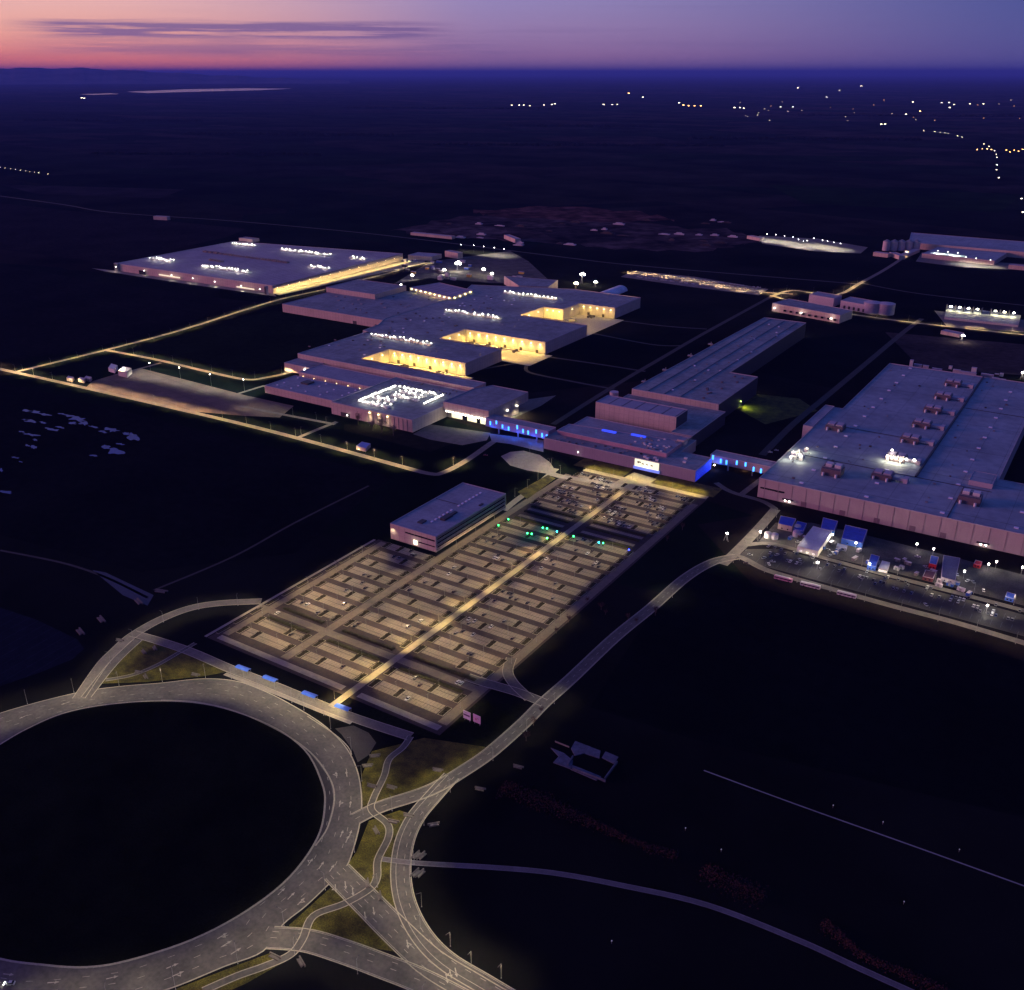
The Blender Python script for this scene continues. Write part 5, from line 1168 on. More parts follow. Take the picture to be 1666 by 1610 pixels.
for i, (x, y, rz, m_, d) in enumerate([(-808, 985, 1.5, TD, 'deep in the nearest yellow dock court'), (-802, 984, 1.6, TD, 'second, deep in the nearest yellow dock court'), (-748, 984, 1.55, TD, 'left of the pair near the mouth of the nearest court'), (-742, 984, 1.6, TG, 'right of the pair near the mouth of the nearest court'), (-765, 960, .2, TG, 'driving along the nearest yellow court'),
        (-800, 1134, 1.57, TD, 'deep in the middle yellow court'), (-772, 1133, 1.5, TD, 'left of centre in the middle yellow court'), (-748, 1132, 1.6, TD, 'right of centre in the middle yellow court'), (-722, 1133, 1.57, TD, 'near the mouth of the middle yellow court'),
        (-736, 1378, 1.57, TD, 'left of the pair in the farthest yellow court'), (-730, 1378, 1.5, TD, 'right of the pair in the farthest yellow court'), (-745, 1340, .5, TG, 'crossing the farthest yellow court')]):
    truck(f'dark truck {d}' if m_ is TD else f'grey truck {d}', x, y, rz, m_)

# ================================================================ SMALL STRUCTURES
def shelter(px_, py_, i, first=[None]):
    q = P(px_, py_); lab = f'bus shelter with a curved blue roof, {ORD[i]} from the left of four'; a = math.atan2(*(Vector(P(556, 1153))-Vector(P(393, 1092))).yx)
    if first[0] is None:
        t_ = thing('bus_shelter', lab, 'bus shelter', (0, 0, 0), 0, 'blue bus shelters'); 
        b = MB()
        for k in range(4):
            y0, y1 = -2+k, -1+k; z0, z1 = [2.6+.5*math.sin(math.pi*(k+u)/4) for u in (0, 1)]
            b.quad([(-5.5, y0, z0), (5.5, y0, z0), (5.5, y1, z1), (-5.5, y1, z1)]); b.quad([(-5.5, y1, z1-.12), (5.5, y1, z1-.12), (5.5, y0, z0-.12), (-5.5, y0, z0-.12)])
        b.build('roof', ROOFBLUE, t_)
        for x in (-5, 0, 5): b = MB(); b.tube((x, 1.7, .1), (x, 1.7, 2.75), .09, 5); b.tube((x, -1.2, .1), (x, -1.2, 2.8), .09, 5); b.build('post', METAL, t_)
        MB().box(-5, 5, 1.6, 1.68, .5, 2.4, True).build('glass_back', GLASS, t_); MB().box(-4, 4, .9, 1.35, .4, .55, True).build('bench', METAL_D, t_)
        light('POINT', (0, 0, 2.2), 260, (1, .85, .6), t_, .4)
        first[0] = t_; t_.location = (*q, .1); t_.rotation_euler = (0, 0, a)
    else: copy_tree(first[0], (*q, .1), a, lab, 'blue bus shelters')
for i, (x, y) in enumerate([(396, 1092), (440, 1109), (504, 1135), (558, 1156)]): shelter(x, y, i)
light('SPOT', (*P(545, 1158), 8), 6000, (1, .78, .35), None, .4, 120, (0, 0, -1)).parent = None
# billboards
def billboard(label, px_, py_, w_, h_, z0, m_, marks):
    q = P(px_, py_); t_ = thing('billboard', label, 'billboard', (q[0], q[1], 0), 0, 'billboards by the car park'); t_['_o'] = [0, 0, 0]
    MB().box(-w_/2, w_/2, -.15, .15, z0, z0+h_, True).build('board', m_, t_)
    for x in (-w_*.35, w_*.35): b = MB(); b.tube((x, .3, 0), (x, .3, z0+h_*.8), .16, 6); b.build('post', METAL, t_)
    for x0, x1, za, zb, mm in marks: MB().box(x0, x1, -.2, -.14, za, zb, True).build('print', mm, t_)
    t_.rotation_euler = (0, 0, -.05)
billboard('left billboard, white with a dark band, at the car park front corner', 760, 1173, 5.6, 5.6, 1.6, SIGNW, [(-2.6, 2.2, 3.9, 5.0, DARKP), (-2.1, .6, 6.0, 6.3, mat('grey_print', (.3, .3, .3), .6))])
billboard('right billboard, pink with a faint red smudge, at the car park front corner', 776, 1179, 5.6, 5.6, 1.6, SIGNP, [(-1.3, .1, 3.4, 4.8, mat('rose_print', (.5, .2, .3), .6)), (.2, 1.6, 4.6, 5.2, mat('grey_print', (.3, .3, .3), .6))])
# charging posts with coloured lights
def charge(px_, py_, m_, col, lab):
    x, y = P(px_, py_); t_ = thing('charging_post', lab, 'charging post', (x, y, 0), 0, 'charging posts with coloured lights')
    MB().box(x-.5, x+.5, y-.3, y+.3, 0, 2.3).build('body', METAL_D, t_); b = MB(); b.tube((x, y, 2.3), (x, y, 3.3), .6, 10); b.build('light_head', m_, t_)
    light('POINT', (x, y-.9, 3.0), 110, col, t_, .3)
for px_, py_, m_, col, lab in [(827, 849, GREENL, (.1, 1, .3), 'green lit post at the left edge of the upper bays'), (811, 859, GREENL, (.1, 1, .3), 'green lit post below the leftmost one'), (883, 863, GREENL, (.1, 1, .3), 'left of a green lit pair, nearer the walkway'), (890, 864, GREENL, (.1, 1, .3), 'right of a green lit pair, nearer the walkway'), (858, 872, GREENL, (.1, 1, .3), 'left of the lower green lit pair'), (865, 873, GREENL, (.1, 1, .3), 'right of the lower green lit pair'), (890, 880, GREENL, (.1, 1, .3), 'single green lit post close to the left of the walkway'), (933, 877, GREENL, (.1, 1, .3), 'green lit post just right of the walkway'), (906, 869, TEALL, (.1, .5, 1), 'teal lit post just left of the walkway'), (974, 887, TEALL, (.1, .5, 1), 'teal lit post, left of a pair, in the right block'), (981, 888, GREENL, (.1, 1, .3), 'green lit post, right of a teal one, in the right block'), (1023, 899, BLUEL, (.1, .15, 1), 'deep blue lit post near the right edge lane')]:
    charge(px_, py_, m_, col, lab)
# culvert headwalls: pairs of sloped concrete slabs
hw = None
HW = [(605, 1279, .2, 'left of the footpath on the lit verge'), (637, 1281, .2, 'right of the footpath on the lit verge'), (612, 1352, -.5, 'below the footpath crossing'), (640, 1337, .3, 'just right of the footpath crossing'), (665, 1327, .3, 'at the fork of link road and bypass'), (598, 1438, -.7, 'above the path on the south exit'), (618, 1459, -.7, 'below the path on the south exit'), (677, 1392, 1.5, 'above the dim path, left one'), (686, 1393, 1.5, 'above the dim path, right one'), (676, 1421, 1.5, 'below the dim path, left one'), (684, 1422, 1.5, 'below the dim path, right one'), (706, 1342, .8, 'right of the bypass curve'), (781, 1284, .3, 'right of the link road bend'), (712, 1253, .3, 'on the lit grass left of the link road'), (447, 1557, .1, 'at the lower edge of the ring'), (490, 1566, -.4, 'below the lowest exit road'), (226, 1094, .3, 'on the grass by the west exit'), (237, 1101, -.4, 'beside the ring at the west exit'), (318, 1098, .2, 'left end of the bus road'), (252, 1055, -.4, 'at the gate of the west exit'), (234, 1061, -.3, 'on the verge inside the west exit'), (610, 1230, .7, 'by the dark turning apron, upper'), (598, 1246, .7, 'by the dark turning apron, lower'), (843, 1248, .2, 'right of the link road, by the scrub'), (195, 1042, .3, 'outside the west exit road'), (262, 962, .3, 'large pale one in the dark field'), (165, 1008, -.3, 'long pale one in the dark field'), (131, 1028, -.3, 'pale one by the distant lot'), (226, 979, -.3, 'pale one at the end of the damp pad'), (448, 1610, .3, 'at the bottom edge')]
for i, (x, y, rz, d) in enumerate(HW[:-1]):
    q = P(x, y); lab = f'small pale concrete headwall {d}'; big = 1.7 if 25 <= i <= 28 else 1.0
    if hw is None:
        hw = thing('culvert_headwall', lab, 'headwall', (*q, 0), rz, 'concrete headwalls'); hw['_o'] = [0, 0, 0]
        b = MB(); b.prism([(-2.6, -1.1), (2.6, -1.1), (2.0, .2), (-2.0, .2)], 0, .7); b.build('apron', mat('weathered_concrete', (.13, .12, .11)), hw)
        b = MB(); b.prism([(-3.2, .3), (3.2, .3), (3.2, .9), (-3.2, .9)], 0, 1.1); b.build('wall', MATS['weathered_concrete'], hw)
    else: o_ = copy_tree(hw, (*q, 0), rz, lab, 'concrete headwalls'); o_.scale = (big, big, 1)
# abandoned foundation right of the link road
fd = thing('foundation_ruin', 'pale blue-grey concrete foundation with ramps in the dark meadow', 'foundation', (*P(950, 1240), 0))
for nm, px in (('slab', [(936, 1206), (977, 1222), (975, 1234), (950, 1226), (935, 1230), (929, 1218)]), ('slab', [(985, 1223), (1006, 1232), (999, 1243), (979, 1233)]), ('slab', [(896, 1217), (918, 1226), (932, 1238), (930, 1252), (900, 1241), (909, 1231)]), ('slab', [(930, 1245), (944, 1250), (978, 1264), (970, 1270), (928, 1252)])):
    MB().prism(PX(px), 0, .5).build(nm, mat('old_concrete', (.10, .11, .15), .8, .25, .3), fd)
b = MB(); c0, c1 = P(903, 1207), P(926, 1216); b.box(c0[0], c1[0], c0[1]-.15, c0[1]+.15, 0, 1); b.build('low_wall', CONC, fd)
for pa, pb in (((1004, 1241), (984, 1268)), ((932, 1252), (985, 1272)), ((932, 1232), (924, 1246))):
    a_ = Vector(P(*pa)); c_ = Vector(P(*pb)); n_2 = Vector((-(c_-a_).y, (c_-a_).x)).normalized()*.35
    MB().prism([tuple(a_-n_2), tuple(c_-n_2), tuple(c_+n_2), tuple(a_+n_2)], 0, 1.6).build('low_wall', MATS['old_concrete'], fd)
# small lights in the dark fields
for i, (x, y) in enumerate([(1173, 1386), (1470, 1471), (1355, 1314), (1436, 1341), (1560, 1386), (1115, 1351), (995, 1535)]):
    q = P(x, y); t_ = thing('marker_post', f'tiny white marker post in the dark lower right fields, {ORD[i]} of them', 'marker post', (q[0], q[1], 0), 0, 'marker posts in the fields')
    t_['label'] = ['tiny marker post, brightest, in the dark lower right field', 'tiny marker post below the scrub belt at the lower right', 'tiny marker post just above the farm track, left', 'tiny marker post just above the farm track, middle', 'tiny marker post just above the farm track, right', 'tiny marker post above the middle of the scrub belt', 'tiny marker post below the dim curving path'][i]
    b = MB(); b.tube((q[0], q[1], 0), (q[0], q[1], 1.6), .1, 5); b.build('post', METAL, t_); MB().box(q[0]-.25, q[0]+.25, q[1]-.25, q[1]+.25, 1.6, 2.0, True).build('reflector', emis('marker_glow', (.8, .85, 1), .12), t_)
# compound cabins, tents and containers
def cabin(label, px, h_, wm, rm, cat='cabin', name='site_cabin', lit=False, gable=False):
    pts = [P(x, y) for x, y in px]; t_ = building(name, label, pts, h_, wm, rm, .15, cat, 'cabins and tents of the compound')
    a, b2 = Vector(pts[0]), Vector(pts[1]); e = (b2-a); n = Vector((e.y, -e.x)).normalized()
    if lit:
        mb_ = MB(); u = e.normalized()
        for f_ in (.2, .5, .8):
            c_ = a+e*f_; mb_.quad([(*(c_-u*.9+n*.06), .8), (*(c_+u*.9+n*.06), .8), (*(c_+u*.9+n*.06), 2.2), (*(c_-u*.9+n*.06), 2.2)])
        mb_.build('window', WINLIT, t_)
    else:
        mb_ = MB(); u = e.normalized()
        for f_ in (.3, .7):
            c_ = a+e*f_; mb_.quad([(*(c_-u*.7+n*.06), .9), (*(c_+u*.7+n*.06), .9), (*(c_+u*.7+n*.06), 2.0), (*(c_-u*.7+n*.06), 2.0)])
        mb_.build('window', GLASS, t_)
    return t_
PALE = mat('pale_cabin_wall', (.5, .46, .5), .6, .08, 1); BLUEW = mat('blue_cabin_wall', (.04, .10, .42), .6, .1, 1); PALER = mat('pale_cabin_roof', (.45, .46, .55), .6, .1, .5)
tn = cabin('long white marquee with a lit front beside the upper compound road', [(1296, 897), (1330, 906), (1352, 873), (1322, 864)], 5, mat('marquee_wall', (.75, .72, .66), .6), PALER, 'marquee', 'marquee', True)
light('SPOT', (*P(1311, 906), 6), 2600, (1, .88, .6), None, .3, 130, (0, .2, -1)).parent = None
cabin('blue-roofed tent behind the white marquee', [(1334, 868), (1356, 872), (1362, 856), (1338, 850)], 5, BLUEW, ROOF_B, 'tent', 'tent')
cabin('long blue-roofed workshop tent right of the marquee', [(1368, 884), (1402, 892), (1410, 870), (1374, 862)], 5, BLUEW, ROOF_B, 'tent', 'tent')
cabin('pink-fronted cabin with a blue roof, leftmost of the compound', [(1265, 860), (1288, 865), (1294, 852), (1269, 847)], 5, WALL, ROOF_B, 'cabin')
cabin('blue cabin at the back left of the compound', [(1290, 866), (1306, 870), (1312, 857), (1296, 853)], 3.5, BLUEW, ROOF_B)
for i, (x, y) in enumerate([(1249, 874), (1260, 876), (1295, 872), (1297, 862)]):
    q = P(x, y); t_ = thing('water_tank', ['white round tank, leftmost in the compound', 'white round tank, second from the left in the compound', 'white round tank in front of the back blue cabin', 'white round tank behind another by the blue cabin'][i], 'tank', (q[0], q[1], 0), 0, 'white tanks in the compound')
    b = MB(); b.tube((q[0], q[1], 0), (q[0], q[1], 4.5), 3.0, 14); b.build('shell', UNIT_L, t_); b = MB(); b.tube((q[0], q[1], 4.5), (q[0], q[1], 5.2), 3.0, 14, .6); b.build('lid', TRIM, t_)
cabin('dark blue cabin beside the upper compound road, right of the yard light', [(1410, 926), (1424, 929), (1430, 912), (1416, 908)], 4, BLUEW, ROOF_B, lit=False)
cabin('pale lit cabin right of the dark blue one', [(1428, 930), (1443, 933), (1447, 921), (1434, 918)], 3.5, PALE, PALER, lit=True)
cabin('red-walled cabin with a dark blue roof in the middle of the yard', [(1510, 924), (1522, 927), (1526, 914), (1513, 911)], 4.5, RED, ROOF_B)
cabin('small bright red container at the right of the yard', [(1583, 922), (1594, 925), (1597, 919), (1586, 916)], 3, RED, RED, 'container', 'container')
cabin('large low grey building in the middle of the yard', [(1530, 945), (1553, 951), (1561, 914), (1534, 909)], 3.5, PALE, mat('dull_blue_roof', (.16, .17, .24), .6))
cabin('narrow pale container by the parked vans', [(1360, 893), (1376, 897), (1378, 892), (1362, 888)], 2.6, PALE, PALER, 'container', 'container')
cabin('low brown shed between road and grey building', [(1500, 943), (1517, 947), (1522, 936), (1505, 932)], 3, mat('brown_shed', (.12, .04, .05), .7), mat('brown_shed_roof', (.1, .04, .06), .7))
cabin('blue container at the far right of the yard', [(1634, 976), (1648, 980), (1651, 972), (1637, 968)], 3, BLUEW, ROOF_B, 'container', 'container')
for i, (x, y, e) in enumerate([(1353, 876, 3500), (1391, 890, 2200), (1413, 925, 1500), (1490, 892, 900), (1517, 900, 500), (1567, 937, 900), (1606, 925, 900), (1619, 921, 900), (1661, 930, 1200), (1604, 993, 2500), (1236, 872, 2600), (1329, 922, 2200)]):
    put_lamp('mast', 0, 0, 0, 'x', 'g') if False else None
    q = P(x, y+4); t_ = thing('yard_lamp', f'white yard lamp in the compound by the right hall, {ORD[i]} in reading order', 'yard lamp', (q[0], q[1], 0), 0, 'yard lamps of the compound')
    b = MB(); b.tube((q[0], q[1], 0), (q[0], q[1], 6), .12, 5); b.build('pole', METAL, t_); MB().box(q[0]-.55, q[0]+.55, q[1]-.5, q[1]+.5, 6, 6.9, True).build('bulb', BULB, t_)
    light('POINT', (q[0], q[1]-1.4, 5.6), e*1.6, WHITE, t_, .4)
b = MB()
lm = mat('pale_line_paint', (.09, .09, .10), .8)
for i in range(26):
    for (xa, ya, xb, yb, o) in ((1235, 893, 1660, 1004, 0), (1228, 905, 1655, 1018, 1)):
        u = (i+.5)/26; p0 = Vector(P(xa+(xb-xa)*u, ya+(yb-ya)*u)); e = (Vector(P(xb, yb))-Vector(P(xa, ya))).normalized(); n = Vector((e.y, -e.x))
        b.quad([(*p0, .034), (*(p0+e*.35), .034), (*(p0+e*.35+n*9), .034), (*(p0+n*9), .034)][::-1])
b.build('lot_markings', lm, kind='structure')
# things behind the right hall (vans, containers, stacks)
for i, (x, y, w_, m_, h_) in enumerate([(1482, 596, 4, UNIT_L, 9), (1493, 596, 10, PALE, 3), (1506, 598, 7, PALE, 3), (1524, 603, 12, BLUEW, 3), (1546, 600, 4, UNIT_L, 4), (1556, 606, 9, PALE, 4), (1574, 611, 20, PALER, 5), (1584, 605, 6, UNIT_L, 6), (1606, 612, 15, PALE, 3), (1621, 613, 5, METAL_D, 4), (1629, 612, 4, UNIT_L, 4), (1628, 620, 11, RED, 3), (1619, 618, 8, UNIT_L, 3)]):
    q = P(x, y); nm_ = ['tall white silo tank', 'pale container', 'second pale container', 'long blue container', 'small white tank box', 'grey plant box', 'long pale pump house', 'white filter tower', 'long pale trailer box', 'dark plant box', 'small white box', 'long red pipe rack box', 'low white box'][i]
    t_ = thing('yard_box', f'{nm_} behind the far edge of the big right hall', 'container', (q[0], q[1], 0), 0, 'boxes behind the big right hall'); 
    MB().box(q[0]-w_/2, q[0]+w_/2, q[1]-2, q[1]+2, .3, h_).build('body', m_, t_); MB().box(q[0]-w_/2-.15, q[0]+w_/2+.15, q[1]-2.15, q[1]+2.15, h_, h_+.3, True).build('lid', TRIM, t_)
    b = MB(); b.box(q[0]-w_/2+.3, q[0]+w_/2-.3, q[1]-1.6, q[1]+1.6, 0, .3); b.build('base', METAL_D, t_)
# gate of the truck yard: canopy and booths
gy = building('gate_canopy', 'floodlit gate canopy at the left end of the truck yard', [P(192, 604, 6), P(206, 607, 6), P(214, 600, 6), P(200, 597, 6)], 7, WALLY, UNIT_L, .3, 'gatehouse')
gb = building('guard_booth', 'white guard booths beside the gate canopy', [P(177, 604), P(187, 607), P(192, 600), P(182, 597)], 5, UNIT_L, UNIT_L, .2, 'booth')
light('POINT', (*P(200, 610), 6), 9000, (1, .86, .5), gy, .6) if False else None
q = P(203, 610); rig('warm floodlight post in front of the gate canopy', 203, 609, 8, 9000, (1, .84, .45), .8, 2)
for i, (x, y) in enumerate([(113, 619), (132, 621), (142, 619)]):
    q = P(x, y); cabin(['small pinkish truck cabin beside the perimeter road, left', 'pale long trailer beside the perimeter road', 'pale box beside the long trailer'][i], [(x-4, y), (x+5, y+2), (x+8, y-1), (x-1, y-3)], 4, WALL, TRIM, 'container', 'container')
hm_ = building('small_tent_house', 'small lone house with a pale blue roof on the dark lawn before the front hall', [P(580, 731), P(595, 735), P(603, 727), P(589, 724)], 4, WALL, mat('tent_blue_roof', (.2, .3, .6), .5), .1, 'house')
wall_lamp(hm_, *P(584, 735), 3, 0, 300, WARM, (0, -1), BULB_Y, .3)

# trees
def tree(label, x, y, h_, m_, seed, name='bare_tree', dens=1.0, group=None):
    rr = random.Random(seed); t_ = thing(name, label, 'tree', (x, y, 0), 0, group)
    b = MB(); b.tube((x, y, 0), (x, y, h_*.45), h_*.03, 6, h_*.02); tips = []
    for i in range(9):
        a = i*2.4+rr.random(); r_ = h_*rr.uniform(.15, .36); z0 = h_*rr.uniform(.25, .45); z1 = h_*rr.uniform(.6, 1.0); e = (x+math.cos(a)*r_, y+math.sin(a)*r_, z1)
        b.tube((x, y, z0), e, h_*.012, 4, h_*.004); tips.append(e)
        for j in range(4):
            f_ = rr.uniform(.4, .9); s = tuple((x, y, z0)[q]+(e[q]-(x, y, z0)[q])*f_ for q in range(3)); e2_ = (s[0]+rr.uniform(-1, 1)*h_*.14, s[1]+rr.uniform(-1, 1)*h_*.14, s[2]+rr.uniform(.0, .2)*h_); b.tube(s, e2_, h_*.006, 3, h_*.003); tips.append(e2_)
    b.build('trunk', BARK, t_)
    c_ = MB()
    for tp in tips:
        for j in range(int(9*dens)):
            p_ = Vector(tp)+Vector((rr.gauss(0, 1), rr.gauss(0, 1), rr.gauss(0, .8)))*h_*.06; s = h_*rr.uniform(.012, .03); u = Vector((rr.uniform(-1, 1), rr.uniform(-1, 1), rr.uniform(-1, 1))).normalized(); v = u.orthogonal().normalized()
            c_.quad([tuple(p_-u*s-v*s*.6), tuple(p_+u*s-v*s*.6), tuple(p_+u*s+v*s*.6), tuple(p_-u*s+v*s*.6)])
    c_.build('crown', m_, t_); return t_
LT = mat('lit_tree_leaves', (.22, .2, .14), .9, .3, 1)  # paler copy of the leaves, floodlight put into the colour
for i, (x, y, h_, d) in enumerate([(606, 700, 13, 'left of the three before the floodlit front hall wall'), (621, 703, 17, 'tallest, before the floodlit front hall wall'), (640, 708, 12, 'right of the three before the floodlit front hall wall'), (583, 690, 12, 'dark one left of the floodlit wall')]):
    q = P(x, y); tree(f'loose twiggy tree, {d}', q[0], q[1], h_, LT if i < 3 else LEAF, i+1, 'twiggy_tree')
for i, (x, y) in enumerate([(1035, 1014), (1022, 1008), (1066, 1001), (880, 1160), (868, 1180), (856, 1205), (905, 1030), (925, 1012), (978, 992), (985, 1000), (1085, 880), (1110, 862), (955, 980)]):
    q = P(x, y); tree(f'small reddish bush beside the link road, {ORD[i]} of the scattered ones', q[0], q[1], 4.5+i % 3, SCRUB, i+20, 'roadside_bush', 1.0, 'bushes beside the link road')
# scrub belt
rr = random.Random(99); b = MB(); SB = PX([(815, 1285), (860, 1296), (950, 1335), (1040, 1375), (1100, 1395), (1180, 1435), (1260, 1470), (1340, 1505), (1400, 1555), (1480, 1590), (1580, 1640)])
sl = spline(SB, 6)
for x, y, ex, ey in walk(sl, .5):
    if math.sin(x*.11)+math.sin(x*.031+1) < -.9: continue
    wd = 5+3*math.sin(x*.05)
    for j in range(16):
        o = rr.gauss(0, .45)*wd; px_, py_ = x-ey*o+rr.uniform(-1, 1), y+ex*o+rr.uniform(-1, 1); hh = rr.uniform(.2, 3.2)*max(.2, 1-abs(o)/wd*.6); s = rr.uniform(.15, .38)
        u = Vector((rr.uniform(-1, 1), rr.uniform(-1, 1), rr.uniform(-.6, .6))).normalized(); v = u.orthogonal().normalized(); p_ = Vector((px_, py_, hh))
        b.quad([tuple(p_-u*s-v*s*.7), tuple(p_+u*s-v*s*.7), tuple(p_+u*s+v*s*.7), tuple(p_-u*s+v*s*.7)])
tag(b.build('scrub', SCRUB), 'belt of low reddish scrub crossing the dark lower right', 'scrub', None, 'stuff')
# grass tufts on lit verges
STK = []
# building-site clutter
rr = random.Random(4)
CL_ = ['pale cabin', 'grey container', 'blue container', 'white cabin', 'dark container', 'yellow digger box']
for i in range(26):
    x, y = rr.uniform(655, 860), rr.uniform(424, 458)
    if y > 458-(x-655)*.02: continue
    q = P(x, y); m_ = [PALE, TRIM, BLUEW, UNIT_L, METAL_D, mat('machine_yellow', (.5, .3, .05), .5)][i % 6]
    t_ = thing('site_cabin', f'{CL_[i % 6]} on the building site behind the factory, {ORD[i]} by depth', 'cabin', (q[0], q[1], 0), 0, 'cabins on the building site')
    w_, d_ = rr.uniform(5, 13), rr.uniform(3, 6); hh = rr.uniform(3, 7)
    MB().box(q[0]-w_/2, q[0]+w_/2, q[1]-d_/2, q[1]+d_/2, 0, hh).build('wall', m_, t_); MB().box(q[0]-w_/2-.2, q[0]+w_/2+.2, q[1]-d_/2-.2, q[1]+d_/2+.2, hh, hh+.4, True).build('roof', TRIM, t_)
for i in range(34):
    x, y = rr.uniform(690, 1200), rr.uniform(358, 402)
    q = P(x, y); a_ = rr.uniform(0, 3); w_, d_, hh = rr.uniform(6, 16), rr.uniform(4, 8), rr.uniform(2, 5)
    t_ = thing('material_stack', f'low stack of material on the brown bare land, {ORD[i]} by number from the left edge', 'stack', (q[0], q[1], 0), 0, 'stacks on the bare land'); STK.append((x, t_))
    mb_ = MB(); mb_.prism([(q[0]-w_, q[1]-d_), (q[0]+w_, q[1]-d_*.7), (q[0]+w_*.8, q[1]+d_), (q[0]-w_*.7, q[1]+d_*.8)], 0, hh*.5); mb_.prism([(q[0]-w_*.6, q[1]-d_*.5), (q[0]+w_*.6, q[1]-d_*.4), (q[0]+w_*.4, q[1]+d_*.5), (q[0]-w_*.5, q[1]+d_*.4)], hh*.5, hh); mb_.build('pile', [PALE, TRIM, EARTH, EARTH][i % 4], t_)
for i, (x, t_) in enumerate(sorted(STK, key=lambda v: v[0])): t_['label'] = f'low stack of material on the brown bare land, {ORD[i]} from the left'
# compound clutter: vans, containers and pallets in the yard
YC = []
for i in range(64):
    u = rr.random(); v = rr.random(); xx = 1275+u*385; yb = 853+(xx-1275)*.245; yt = yb+12+v*(10+u*28)
    q = P(xx, yt)
    if any((q[0]-a)**2+(q[1]-b)**2 < 22 for a, b, *_ in YC) : continue
    YC.append((q[0], q[1], i))
YC.sort()
for j, (x, y, i) in enumerate(YC[:36]):
    kind = i % 4
    if kind == 0: put_car(rr.choice(['white', 'silver', 'grey', 'dark blue']), x, y, rr.uniform(0, 3), f'vehicle among the stored goods in the compound yard, {ORD[j]} from left', 'clutter in the compound yard')
    else:
        t_ = thing('storage_container', f'{["", "grey", "blue", "pale"][kind]} container among the stored goods in the compound yard, {ORD[j]} from left', 'container', (x, y, 0), 0, 'clutter in the compound yard'); t_['_o'] = [0, 0, 0]
        w_ = rr.uniform(1.6, 3.2); MB().box(-w_, w_, -1.2, 1.2, .15, 2.6, True).build('body', [None, UNIT, BLUEW, PALE][kind], t_)
        MB().box(-w_-.06, w_+.06, -1.26, 1.26, 2.6, 2.72, True).build('roof', TRIM, t_); MB().box(-.9, .9, -1.25, -1.2, .3, 2.4, True).build('door', METAL, t_)
        t_.rotation_euler = (0, 0, rr.choice((-.25, 1.3, -.2)))
# staff lot cars far behind: pale vehicles in rows
rr = random.Random(8); mb_ = MB()
for i in range(150):
    u = (i+.5)/150; x, y = 1033+205*u+rr.uniform(-2, 2), 446+26*u+rr.choice((-4, 0, 4))
    q = P(x, y); a, b = (2.2, .9) if rr.random() < .5 else (.9, 2.2); mb_.box(q[0]-a, q[0]+a, q[1]-b, q[1]+b, .3, 1.0, True); mb_.box(q[0]-a*.6, q[0]+a*.5, q[1]-b*.8, q[1]+b*.6, 1.0, 1.5)
tag(mb_.build('distant_cars', mat('car_paint_silver', (.42, .43, .45))), 'rows of tiny pale cars filling the far lamp-lit staff lot', 'cars', None, 'stuff')

# ================================================================ FAR LIGHTS
FARL = [(833, 171, 1), (845, 171, 1), (852, 171, 1), (862, 172, .7), (885, 171, .9), (898, 170, 1.2), (903, 169, 1), (982, 170, 1.1), (996, 170, .8), (1004, 170, .8), (1023, 152, 2), (1046, 158, 1), (1105, 167, 1.2), (1112, 171, 2), (1120, 172, 2), (1130, 172, 2), (1140, 172, 2), (1195, 175, 1.3), (1204, 175, 1.5), (1210, 176, 1), (1298, 143, 1), (1345, 158, .7), (1401, 140, 1.2), (1485, 166, 1), (1544, 167, 1), (1545, 175, 1), (1578, 169, .8), (1600, 169, .9), (1270, 174, .6), (1290, 174, .6), (1474, 186, 1), (1497, 181, 2), (1434, 202, 1), (1440, 202, 1), (1366, 147, .6), (1532, 167, .6), (1552, 170, .6), (133, 159, 1.4), (137, 160, 1), (355, 123.5, 1), (366, 123.8, 1), (385, 124, 1), (398, 124.8, 1.2)]
hs = {}
def far_house(x, y, b_, warm, lab, grp, size=1.0):
    q = P(x, y); D_ = math.hypot(*q); s = 9*size*max(1, D_/9000)
    key = (warm, round(b_, 1)); t_ = thing('farm_house', lab, 'house', (q[0], q[1], 0), 0, grp); t_['_o'] = [0, 0, 0]; a = math.atan2(-q[0], q[1])
    MB().box(-s*.7, s*.7, -s*.4, s*.4, 0, s*.45).build('wall', WALLD, t_)
    b = MB(); b.quad([(-s*.75, -s*.45, s*.45), (s*.75, -s*.45, s*.45), (s*.75, 0, s*.75), (-s*.75, 0, s*.75)]); b.quad([(-s*.75, 0, s*.75), (s*.75, 0, s*.75), (s*.75, s*.45, s*.45), (-s*.75, s*.45, s*.45)]); b.build('roof', METAL_D, t_)
    em = emis(f'far_window_{"warm" if warm else "white"}_{key[1]}', (1, .5, .16) if warm else (1, .86, .62), 17*b_)
    for k in (-.42, .0, .42): MB().box(s*(k-.16), s*(k+.16), -s*.43, -s*.4, s*.1, s*.36, True).build('lit_window', em, t_)
    t_.rotation_euler = (0, 0, a)
def bearing(x): return 'left' if x < 500 else ('centre' if x < 1100 else 'right')
cnt = {}
for x, y, b_ in sorted(FARL):
    k = bearing(x); cnt[k] = cnt.get(k, 0)+1
    far_house(x, y, abs(b_), b_ == 2, f'tiny far house with lit windows near the {k} horizon, {ORD[min(35, cnt[k]-1)]} from the left', 'far lit houses')
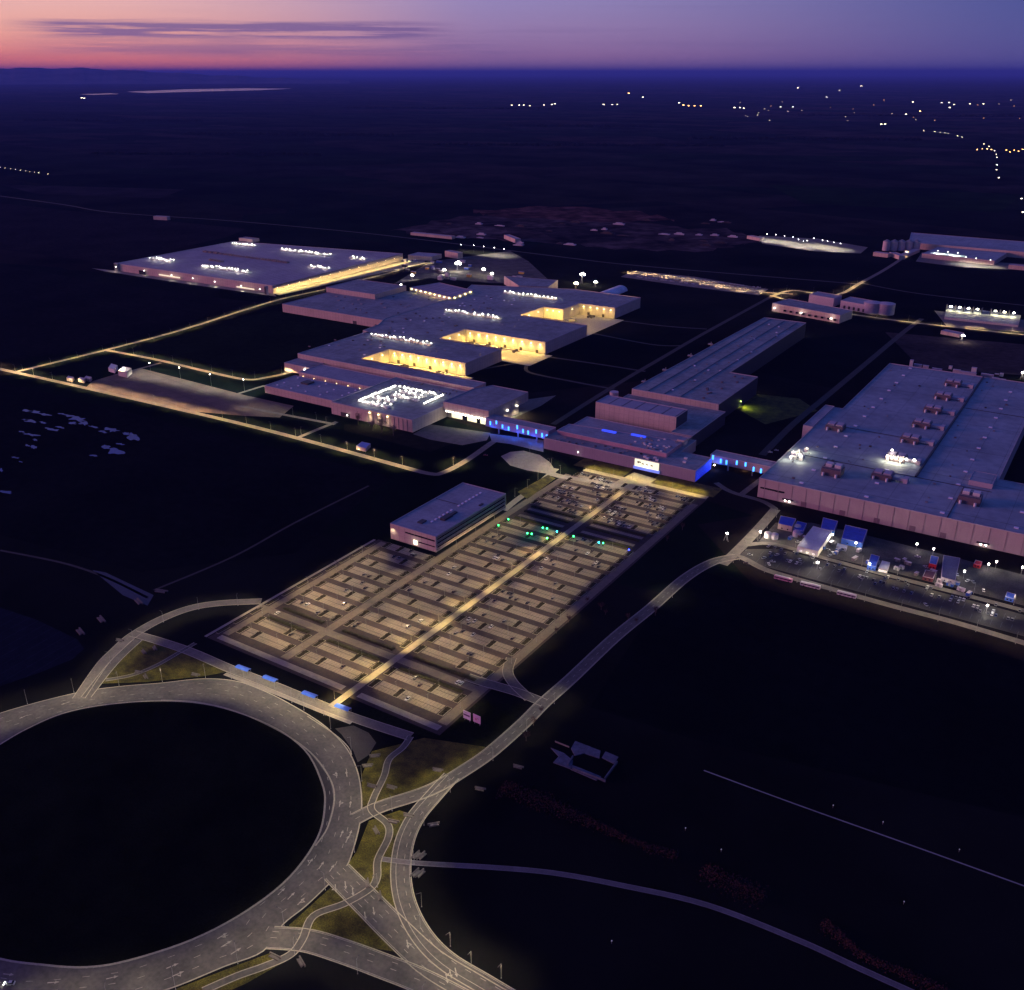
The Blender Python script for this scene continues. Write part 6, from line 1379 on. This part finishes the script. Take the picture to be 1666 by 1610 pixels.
for i, x in enumerate([0, 8, 17, 25, 33, 42, 49, 56, 63, 78]):
    far_house(x, 272+x*.14, .8, False, f'far lit shed in the row at the left edge, {ORD[i]} from the left', 'far lit row at the left', .22)
rf = random.Random(44)
for i, x in enumerate(sorted(rf.uniform(1200, 1664) for _ in range(30))):
    far_house(x, rf.uniform(160, 196), rf.choice((.15, .25, .4)), rf.random() < .35, f'very faint far house near the right horizon, {ORD[i]} from the left', 'faint far houses', .6)
RS = [(1503, 212, 1), (1521, 214, 1), (1530, 215, 1), (1537, 216, 1), (1543, 217, 1), (1558, 221, 1), (1565, 223, 1), (1590, 243, 2), (1598, 242, 2), (1606, 242, 2), (1613, 243, 2), (1601, 234, 1), (1609, 238, 1), (1618, 245, 1), (1621, 251, 1), (1622, 256, 1), (1622, 268, 1.4), (1621, 276, 1), (1625, 289, 1.2), (1637, 244, 2), (1643, 247, 2), (1650, 244, 2), (1657, 246, 2), (1664, 243, 2), (1662, 323, 1.2), (1664, 345, 1)]
for i, (x, y, b_) in enumerate(sorted(RS, key=lambda q: q[1])):
    far_house(x, y, abs(b_), b_ == 2, f'{"amber" if b_ == 2 else "white"} lit roadside house of the far right village, {ORD[i]} from the horizon', 'lit houses of the far right village', .42)
far_house(1451, 227, 2.5, False, 'bright lone floodlit farm in the dark plain right of centre', 'far lit houses', .8)

# ================================================================ AIR
HZ = 700.0
hb = MB(); hb.box(-180000, 120000, -3000, 215000, -1.0, HZ, True); hz = hb.build('haze', bpy.data.materials.new('haze_air'))
hmat = hz.data.materials[0]; hmat.use_nodes = True; hn = hmat.node_tree; hn.nodes.remove(hn.nodes['Principled BSDF'])
pvv = hn.nodes.new('ShaderNodeVolumePrincipled'); pvv.inputs['Color'].default_value = (.13, .24, .90, 1); pvv.inputs['Density'].default_value = 2.3e-5; pvv.inputs['Anisotropy'].default_value = 0.0
hn.links.new(pvv.outputs[0], hn.nodes['Material Output'].inputs['Volume'])
tag(hz, 'thin blue evening haze lying over the whole plain', 'haze', None, 'stuff')

# tidy helper properties
for o in bpy.data.objects:
    for k in ('_o', '_roof'):
        if k in o: del o[k]
